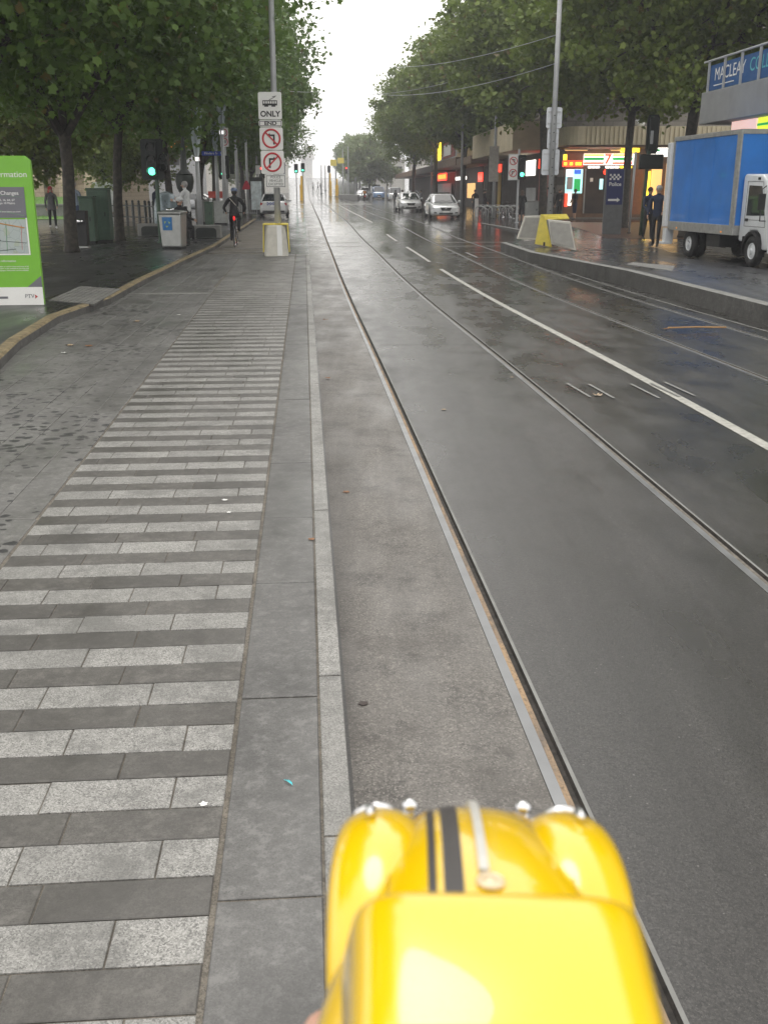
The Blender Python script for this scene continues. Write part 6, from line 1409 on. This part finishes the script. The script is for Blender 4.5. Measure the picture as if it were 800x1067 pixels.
# ------------------------------------------------------------------ litter
def leaf_litter(px, py, z, s_, rz, c_, lab):
    g = G(px,py,z); s_ *= .75; me = MB(); pts = [(x*s_, y*s_-s_*.5) for x,y in LEAF]; random.seed(int(px*7+py)); zz = [random.uniform(.002,.018)*min(1,s_/.1)**2 + .002 for _ in pts]
    me.add([(x,y,h) for (x,y),h in zip(pts,zz)] + [(0,0,.004)], [(i,(i+1)%len(pts),len(pts)) for i in range(len(pts))])
    o = me.build('fallen_leaf', c_, loc=g); o.rotation_euler = (0,0,rz); return tag(o, lab, 'leaf')
lb = M('leaf_brown',(.20,.09,.035),.6,0,.3,40); lt2 = M('leaf_tan',(.30,.22,.14),.6,0,.3,40)
for px,py,z,s_,rz,c_,lab in ((545,341,0,.10,.4,lb,'curled brown leaf on the wet road beside the long white line'),(570,349,0,.09,2,lb,'small brown leaf just right of the long white line start'),(622,412,0,.14,1.1,lt2,'pale tan leaf on the road below the scratched white line'),(462,427,0,.07,2.2,lt2,'pale scrap of leaf between the tram rails'),(533,393,0,.06,.2,lt2,'tiny pale leaf by the inner tram rail'),
    (339,333,0,.12,0,lb,'orange brown leaf on the dusty strip near the granite kerb, uppermost'),(341,394,0,.09,1,lb,'brown leaf on the dusty strip beside the granite kerb, second'),(360,513,0,.07,2,lb,'small reddish leaf in the middle of the dusty strip'),(324,562,ZP,.05,1,lb,'small brown leaf on the smooth bluestone slab joint'),
    (142,335,ZP,.13,.3,lt2,'tan leaf on the left lane below the yellow kerb bend'),(92,361,ZP,.12,1.3,lb,'brown leaf on the spotted lane paving'),(72,360,ZP,.14,.8,lt2,'pale tan leaf on the spotted lane paving'),(66,368,ZP,.10,2.4,m['signwhite'],'white paper scrap on the spotted lane paving'),(186,328,ZP,.08,.9,m['signwhite'],'white scrap near the top of the striped paving'),
    (234,521,ZP,.05,.4,m['signwhite'],'white scrap on the striped paving, upper'),(238,534,ZP,.035,1.4,m['signwhite'],'tiny white scrap on the striped paving, lower'),(212,838,ZP,.035,.3,m['signwhite'],'flattened white scrap on a pale granite tile'),(378,733,0,.06,.5,M('stain_leaf',(.05,.035,.03),.6),'dark sodden leaf on the dusty strip'),
    (692,343,0,.16,1.5,lb,'brown leaf beside the yellow stick on the wet road')):
    leaf_litter(px,py,z,s_,rz,c_,lab)
g = G(725,342,0); a = MB(); a.tube([(-.42,-.02,.012),(0,.01,.02),(.45,.03,.012)], .012, 6); tag(a.build('wooden_stick', M('stick_tan',(.35,.2,.08),.7), loc=g), 'thin tan stick lying on the wet road below the right kerb', 'stick')
g = G(300,816,ZP); a = MB()
for k in range(3): a.tube([(-.012+k*.006,.012,.003),(-.004+k*.004,.0,.008),(.006+k*.003,-.008,.006),(.014,-.012-k*.002,.003)], .0012, 5)
tag(a.build('twist_of_foil', M('foil_turquoise',(.10,.55,.60),.3,.3), loc=g), 'turquoise and silver foil twist on the smooth bluestone slab', 'litter')

# ------------------------------------------------------------------ the toy car held in front of the camera, and the hand holding it
TY = NT('toy_yellow'); TY.set(Base_Color=(.76,.49,.0,1), Roughness=.2, Coat_Weight=1.0, Coat_Roughness=.03, Specular_IOR_Level=.5); ty = TY.mat
fwd = Vector((0,1,0))
TC = empty('toy_car', (.0152,.1062,CAMZ-.1500), R(-1.8), 'glossy yellow toy beetle shaped car with black hood stripes held in front of the camera', 'toy car'); TC.scale = (.975,)*3; TC.rotation_euler.x = R(3.0)
def sq(y, w2, zt_, zb_, n_=28, ex=2.6, flat=1.0):
    r_ = []
    for k in range(n_):
        a = 2*math.pi*k/n_; c, s = math.cos(a), math.sin(a); x = math.copysign(abs(c)**(2/ex), c)*w2; z = math.copysign(abs(s)**(2/ex), s)
        r_.append((x*(1-.10*max(0,z)*flat), y, (zt_+zb_)/2 + z*(zt_-zb_)/2))
    return r_
# body: local +y is the nose
bd = [(-.084,.010,.020,.012),(-.080,.018,.027,.010),(-.070,.0235,.035,.009),(-.050,.0280,.043,.008),(-.02,.0298,.045,.008),(.008,.0290,.0450,.008),(.024,.0262,.0446,.008),(.040,.0228,.0425,.008),(.054,.0195,.0388,.009),(.066,.0162,.0338,.010),(.0745,.0125,.0275,.011),(.079,.0075,.021,.013)]
a = MB(); a.loft([sq(*q) for q in bd]); BD = a.build('body', ty, TC, smooth=True, sub=1)
def cs(y, w2, zt_, zb_=.030): return sq(y, w2, zt_, zb_, 40, 6.0, 1.2)
gh = [(-.066,.0150,.0395),(-.058,.0185,.0478),(-.045,.0202,.0555),(-.030,.0207,.0600),(-.014,.0210,.0618),(.000,.0216,.0617),(.0095,.0222,.0609),(.0116,.0223,.0603),(.0128,.0222,.0592)]
a = MB(); a.loft([cs(*q) for q in gh]); a.build('roof', ty, TC, smooth=True, sub=1)
ws_ = MB(); ws_.loft([cs(.0124,.0192,.0575,.032), cs(.0165,.0195,.0525,.032), cs(.0215,.0200,.0450,.032)]); ws_.build('windscreen', m['glassd'], TC, smooth=True)
for sd in (-1,1):
    for y0,y1 in ((-.034,-.018),(-.050,-.037)):
        a = MB(); up_ = []
        for zq in (.0480,.0495,.0510,.0530):
            zn = (zq-.0460)/.0158; xx = .0207*(1-zn**6)**(1/6)*(1-.12*zn) + .0002
            up_.append([(sd*xx,y0,zq),(sd*xx,y1,zq),(sd*(xx-.001),y1,zq),(sd*(xx-.001),y0,zq)])
        a.loft(up_); a.build('side_window', m['glassd'], TC)
    # front fender: swept arch
    fr_ = []
    for i in range(15):
        u = i/14; A = math.pi*(.02 + .99*u); yy = .045 + .0290*math.cos(A) ; sA = max(0,math.sin(A)); zz = .008 + .0255*sA**.75; 
        wdt = .0052 + .0040*sA**.8
        if u > .5: yy -= (u-.5)*.010; wdt *= 1-.25*(u-.5)
        fr_.append([(sd*(.0180 + wdt*math.cos(q)*1.0), yy + .0045*math.cos(A)*math.sin(q), zz + (.0055)*math.sin(q)*abs(math.sin(A))) for q in [2*math.pi*k/14 for k in range(14)]])
    a = MB(); a.loft(fr_); a.build('front_fender', ty, TC, smooth=True, sub=1)
    fr_ = []
    for i in range(13):
        u = i/12; A = math.pi*(.03+.94*u); assert math.sin(A)>0; yy = -.050 + .026*math.cos(A); zz = .008 + .0235*math.sin(A)**.8; wdt = .0055+.0040*math.sin(A)
        fr_.append([(sd*(.0235+wdt*math.cos(q)), yy, zz+.004*math.sin(q)*abs(math.sin(A))) for q in [2*math.pi*k/12 for k in range(12)]])
    a = MB(); a.loft(fr_); a.build('rear_fender', ty, TC, smooth=True, sub=1)
    a = MB(); a.box(min(sd*.024,sd*.0312),max(sd*.024,sd*.0312),-.028,.024,.008,.0105); a.build('running_board', ty, TC, bevel=.001)
    hl = MB(); hl.ring((sd*.0192,.0722,.0232), .0054, .0008, 24, 8, 'y'); ho = hl.build('headlight_rim', m['chrome'], TC, smooth=True)
    hl = MB(); hl.ell((sd*.0192,.0718,.0232), (.0053,.0026,.0053), 16, 8); hl.build('headlight', m['lamp'], ho, smooth=True)
    ti = MB(); ti.ell((sd*.0200,.0600,.0368), (.0011,.0034,.0013), 12, 8, rot=Matrix.Rotation(R(-28),3,'X')); ti.build('turn_signal', m['chrome'], TC, smooth=True)
    for y in (.045,-.050):
        w_ = MB(); w_.ring((sd*.0210,y,.0115), .0082, .0034, 24, 8); w_.cyl((sd*.0200,y,.0115), .008, sd*.003, 'x', 18); wo = w_.build('wheel', m['dark'], TC, smooth=True); w_ = MB(); w_.cyl((sd*.0228,y,.0115), .0055, sd*.002, 'x', 18, 0, .004); w_.build('hubcap', m['chrome'], wo, smooth=True)
    tl_ = MB(); tl_.ell((sd*.0225,-.0755,.024), (.0028,.002,.0045), 12, 7); tl_.build('tail_light', m['tail'], TC, smooth=True)
for y, s_ in ((.0835,1),(-.0885,-1)):
    bu = MB(); bu.tube([(-.0235,y-s_*.006,.0115),(-.019,y-s_*.001,.0115),(0,y,.0115),(.019,y-s_*.001,.0115),(.0235,y-s_*.006,.0115)], .0018, 8); bo = bu.build('bumper', m['chrome'], TC, smooth=True)
    for sd in (-1,1): a = MB(); a.tube([(sd*.0125,y+s_*.001,.0085),(sd*.0125,y+s_*.0025,.0140),(sd*.0125,y+s_*.001,.0190)], .0014, 8); a.ell((sd*.0125,y+s_*.001,.0195),(.0019,.0016,.0016),10,7); a.build('overrider', m['chrome'], bo, smooth=True)
# hood details follow the body's top line
def ztop(y):
    for (y0,_,z0_,_), (y1,_,z1_,_) in zip(bd, bd[1:]):
        if y0 <= y <= y1: return z0_ + (z1_-z0_)*(y-y0)/(y1-y0)
    return bd[-1][2]
def wt_(y):
    for (y0,w0,_,_), (y1,w1,_,_) in zip(bd, bd[1:]):
        if y0 <= y <= y1: return w0 + (w1-w0)*(y-y0)/(y1-y0)
    return .006

# lit fluorescent battens under the shop awnings (the photograph shows the shops lit)
for k,(px,D,lab) in enumerate(((598,62.4,'lit tube lamp under the ribbed awning over the bright shop window'),(645,62.4,'lit tube lamp under the ribbed awning by the yellow pillar'),(690,62.4,'lit tube lamp under the ribbed awning behind the truck tail'))):
    p_ = P(px,198,D); t = empty('tube_lamp', (p_.x,D,za0-.14), 0, lab, 'lamp'); a = MB(); a.box(-.7,.7,-.05,.05,-.06,0); a.build('housing', m['signwhite'], t, bevel=.01)
    a = MB(); a.tube([(-.65,0,-.09),(.65,0,-.09)], .025, 8); a.build('tube', LWm, t)
    l = bpy.data.lights.new('tube_light','AREA'); l.shape = 'RECTANGLE'; l.size = 1.3; l.size_y = .1; l.energy = 14; l.color = (1,.72,.40); lo_ = bpy.data.objects.new('tube_light', l); col.objects.link(lo_); lo_.parent = t; lo_.location = (0,0,-.14)
from mathutils.bvhtree import BVHTree
dg = bpy.context.evaluated_depsgraph_get(); dg.update()
_bv = BVHTree.FromPolygons(*(lambda me: ([v.co.copy() for v in me.vertices], [tuple(p.vertices) for p in me.polygons]))(BD.evaluated_get(dg).to_mesh()))
def hz_(x, y):
    h = _bv.ray_cast(Vector((x,y,.1)), Vector((0,0,-1)))
    return (h[0], h[1] if h[1].z > 0 else -h[1]) if h[0] is not None else (Vector((x,y,.02)), Vector((0,0,1)))
def strip(x0, x1, y0, y1, off, thick, mat, name, par=TC, taper=0.0, nseg=22):
    a = MB(); rings = []
    for i in range(nseg+1):
        y = y0+(y1-y0)*i/nseg; k = 1-taper*i/nseg; xs_ = [x0*k, (x0+x1)/2*k, x1*k]
        up_ = []; lo = []
        for x in xs_:
            p, n = hz_(x, y); up_.append(tuple(p+n*(off+thick))); lo.append(tuple(p+n*off*.2))
        rings.append(up_ + lo[::-1])
    a.loft(rings); return a.build(name, mat, par, smooth=False)
m['stripe'] = M('stripe_charcoal',(.035,.03,.028),.45,0,.1)
strip(-.0092,-.0078,.0235,.0765,.00008,.00012,m['stripe'],'thin_stripe')
strip(-.0066,-.0033,.0235,.0775,.00008,.00012,m['stripe'],'wide_stripe')
strip(-.0007,.0009,.0355,.0788,.0001,.0011,M('trim_satin',(.55,.54,.50),.35,.35,.03),'hood_trim')
p, n = hz_(.0010,.0330); em = MB(); em.ring((0,0,0),.0019,.0005,20,6,'z'); em.cyl((0,0,-.0003),.0018,.0006,'z',18); em.xf(n.to_track_quat('Z','Y').to_matrix().to_4x4()); em.build('hood_emblem', M('emblem_pale',(.75,.62,.42),.25,.3), TC, smooth=True, loc=tuple(p+n*.0005))
# engraved hood panel line: raised thin darker-gap line following the hood outline
gl_ = M('panel_gap',(.45,.27,.0),.5); pts = []
for i in range(26):
    u = i/25; 
    if u < .18: pts.append((-.0165+ .0*u, .0285+(.0)*u + (.18-u)*0))
    
hood = [(.0175*math.sin(a)**.5 if math.sin(a) > 0 else 0, 0) for a in (0,)]
outl = [(.0015,.0285),(.0095,.0286),(.0140,.0302),(.0160,.0345),(.0158,.0420),(.0140,.0520),(.0118,.0620),(.0095,.0690),(.0070,.0735)]
for sd in (-1,1):
    for (x0,y0),(x1,y1) in [(0,0)][:0]: pass
    a = MB(); q = []
    for (x0,y0),(x1,y1) in zip(outl, outl[1:]):
        for k in range(4):
            t_ = k/4; p, n = hz_(sd*(x0+(x1-x0)*t_), y0+(y1-y0)*t_); q.append(p+n*.00005)
    a.tube(q, .00022, 5); a.build('hood_seam', gl_, TC)
# ---- hand: a real-size left hand holding the toy from below
HN = tag(empty('person', (TC.location.x, TC.location.y, TC.location.z), 0), 'hand holding the yellow toy car from below, fingertip at its left side', 'person')
J = {}; E = []; rad = {}
def ch_(names, pts, rr):
    for k, p_, r in zip(names, pts, rr): J[k] = p_; rad[k] = r
    for a_, b_ in zip(names, names[1:]): E.append((a_, b_))
ch_(['fa','wr','p0','p1'], [(.03,-.22,-.20),(.018,-.105,-.075),(.008,-.075,-.042),(.004,-.030,-.030)], [(.042,.038),(.030,.024),(.040,.018),(.040,.015)])
for i,(x,y,L) in enumerate(((-.022,-.004,.9),(-.004,.004,1.0),(.014,.000,.95),(.031,-.012,.78))):
    ns = ['k%d'%i,'a%d'%i,'b%d'%i,'c%d'%i]
    tgt = [(x,y,-.022),(x*1.1,y+.030*L,-.016),(x*1.15,y+.050*L,-.011),(x*1.15,y+.066*L,-.007)]
    if i == 3: tgt = [(x,y,-.022),(.040,y+.020,-.014),(.0425,y+.032,-.002),(.0415,y+.038,.010)]
    for k, p_, r in zip(ns, tgt, (.0105,.0085,.0078,.0065)): J[k] = p_; rad[k] = r
    E.append(('p1',ns[0])); E += list(zip(ns, ns[1:]))
for k, p_, r in zip(['t0','t1','t2','t3'], [(-.034,-.058,-.030),(-.043,-.040,-.012),(-.0405,-.026,.006),(-.0365,-.0130,.0165)], (.014,.0115,.0098,.0078)): J[k] = p_; rad[k] = r
E += [('p0','t0'),('t0','t1'),('t1','t2'),('t2','t3')]
m['sleeve'] = M('sleeve_dark',(.03,.035,.05),.85,0,.2,20,.3)
hsk = NT('hand_skin'); hsk.set(Base_Color=hsk.mix(hsk.ramp(hsk.noise(90,4),.4,.7),(.52,.30,.22),(.42,.20,.14)), Roughness=.5, Subsurface_Weight=.1); hsk.bump(hsk.noise(600,4),.15,.0005)
skin_body('hand', J, E, rad, lambda a_,b_: 1 if a_ == 'fa' else 0, [hsk.mat, m['sleeve']], 'p1', HN, sub=2)
for nm,(x,y,z),rt in (('t3',(-.0365,-.0110,.0235),-20),):
    nl = MB(); nl.ell((x,y,z),(.0050,.0065,.0012),12,6,rot=Matrix.Rotation(R(rt),3,'X')); nl.build('fingernail', M('nail',(.62,.42,.34),.25), HN, smooth=True)
# the clean-up
for me in list(bpy.data.meshes):
    if me.users == 0: bpy.data.meshes.remove(me)
# ------------------------------------------------------------------ air: even, thin haze in one closed box round everything
hb = MB(); hb.box(-520, 520, -60, 960, -3.0, 48)
hm = bpy.data.materials.new('haze_air'); hm.use_nodes = True; ht = hm.node_tree
for n_ in list(ht.nodes):
    if n_.type == 'BSDF_PRINCIPLED': ht.nodes.remove(n_)
pv_ = ht.nodes.new('ShaderNodeVolumePrincipled'); pv_.inputs['Color'].default_value = (.93,.95,1,1); pv_.inputs['Density'].default_value = .0013; pv_.inputs['Anisotropy'].default_value = .3
ht.links.new(pv_.outputs['Volume'], ht.nodes['Material Output'].inputs['Volume'])
tag(hb.build('haze', hm), kind='stuff')
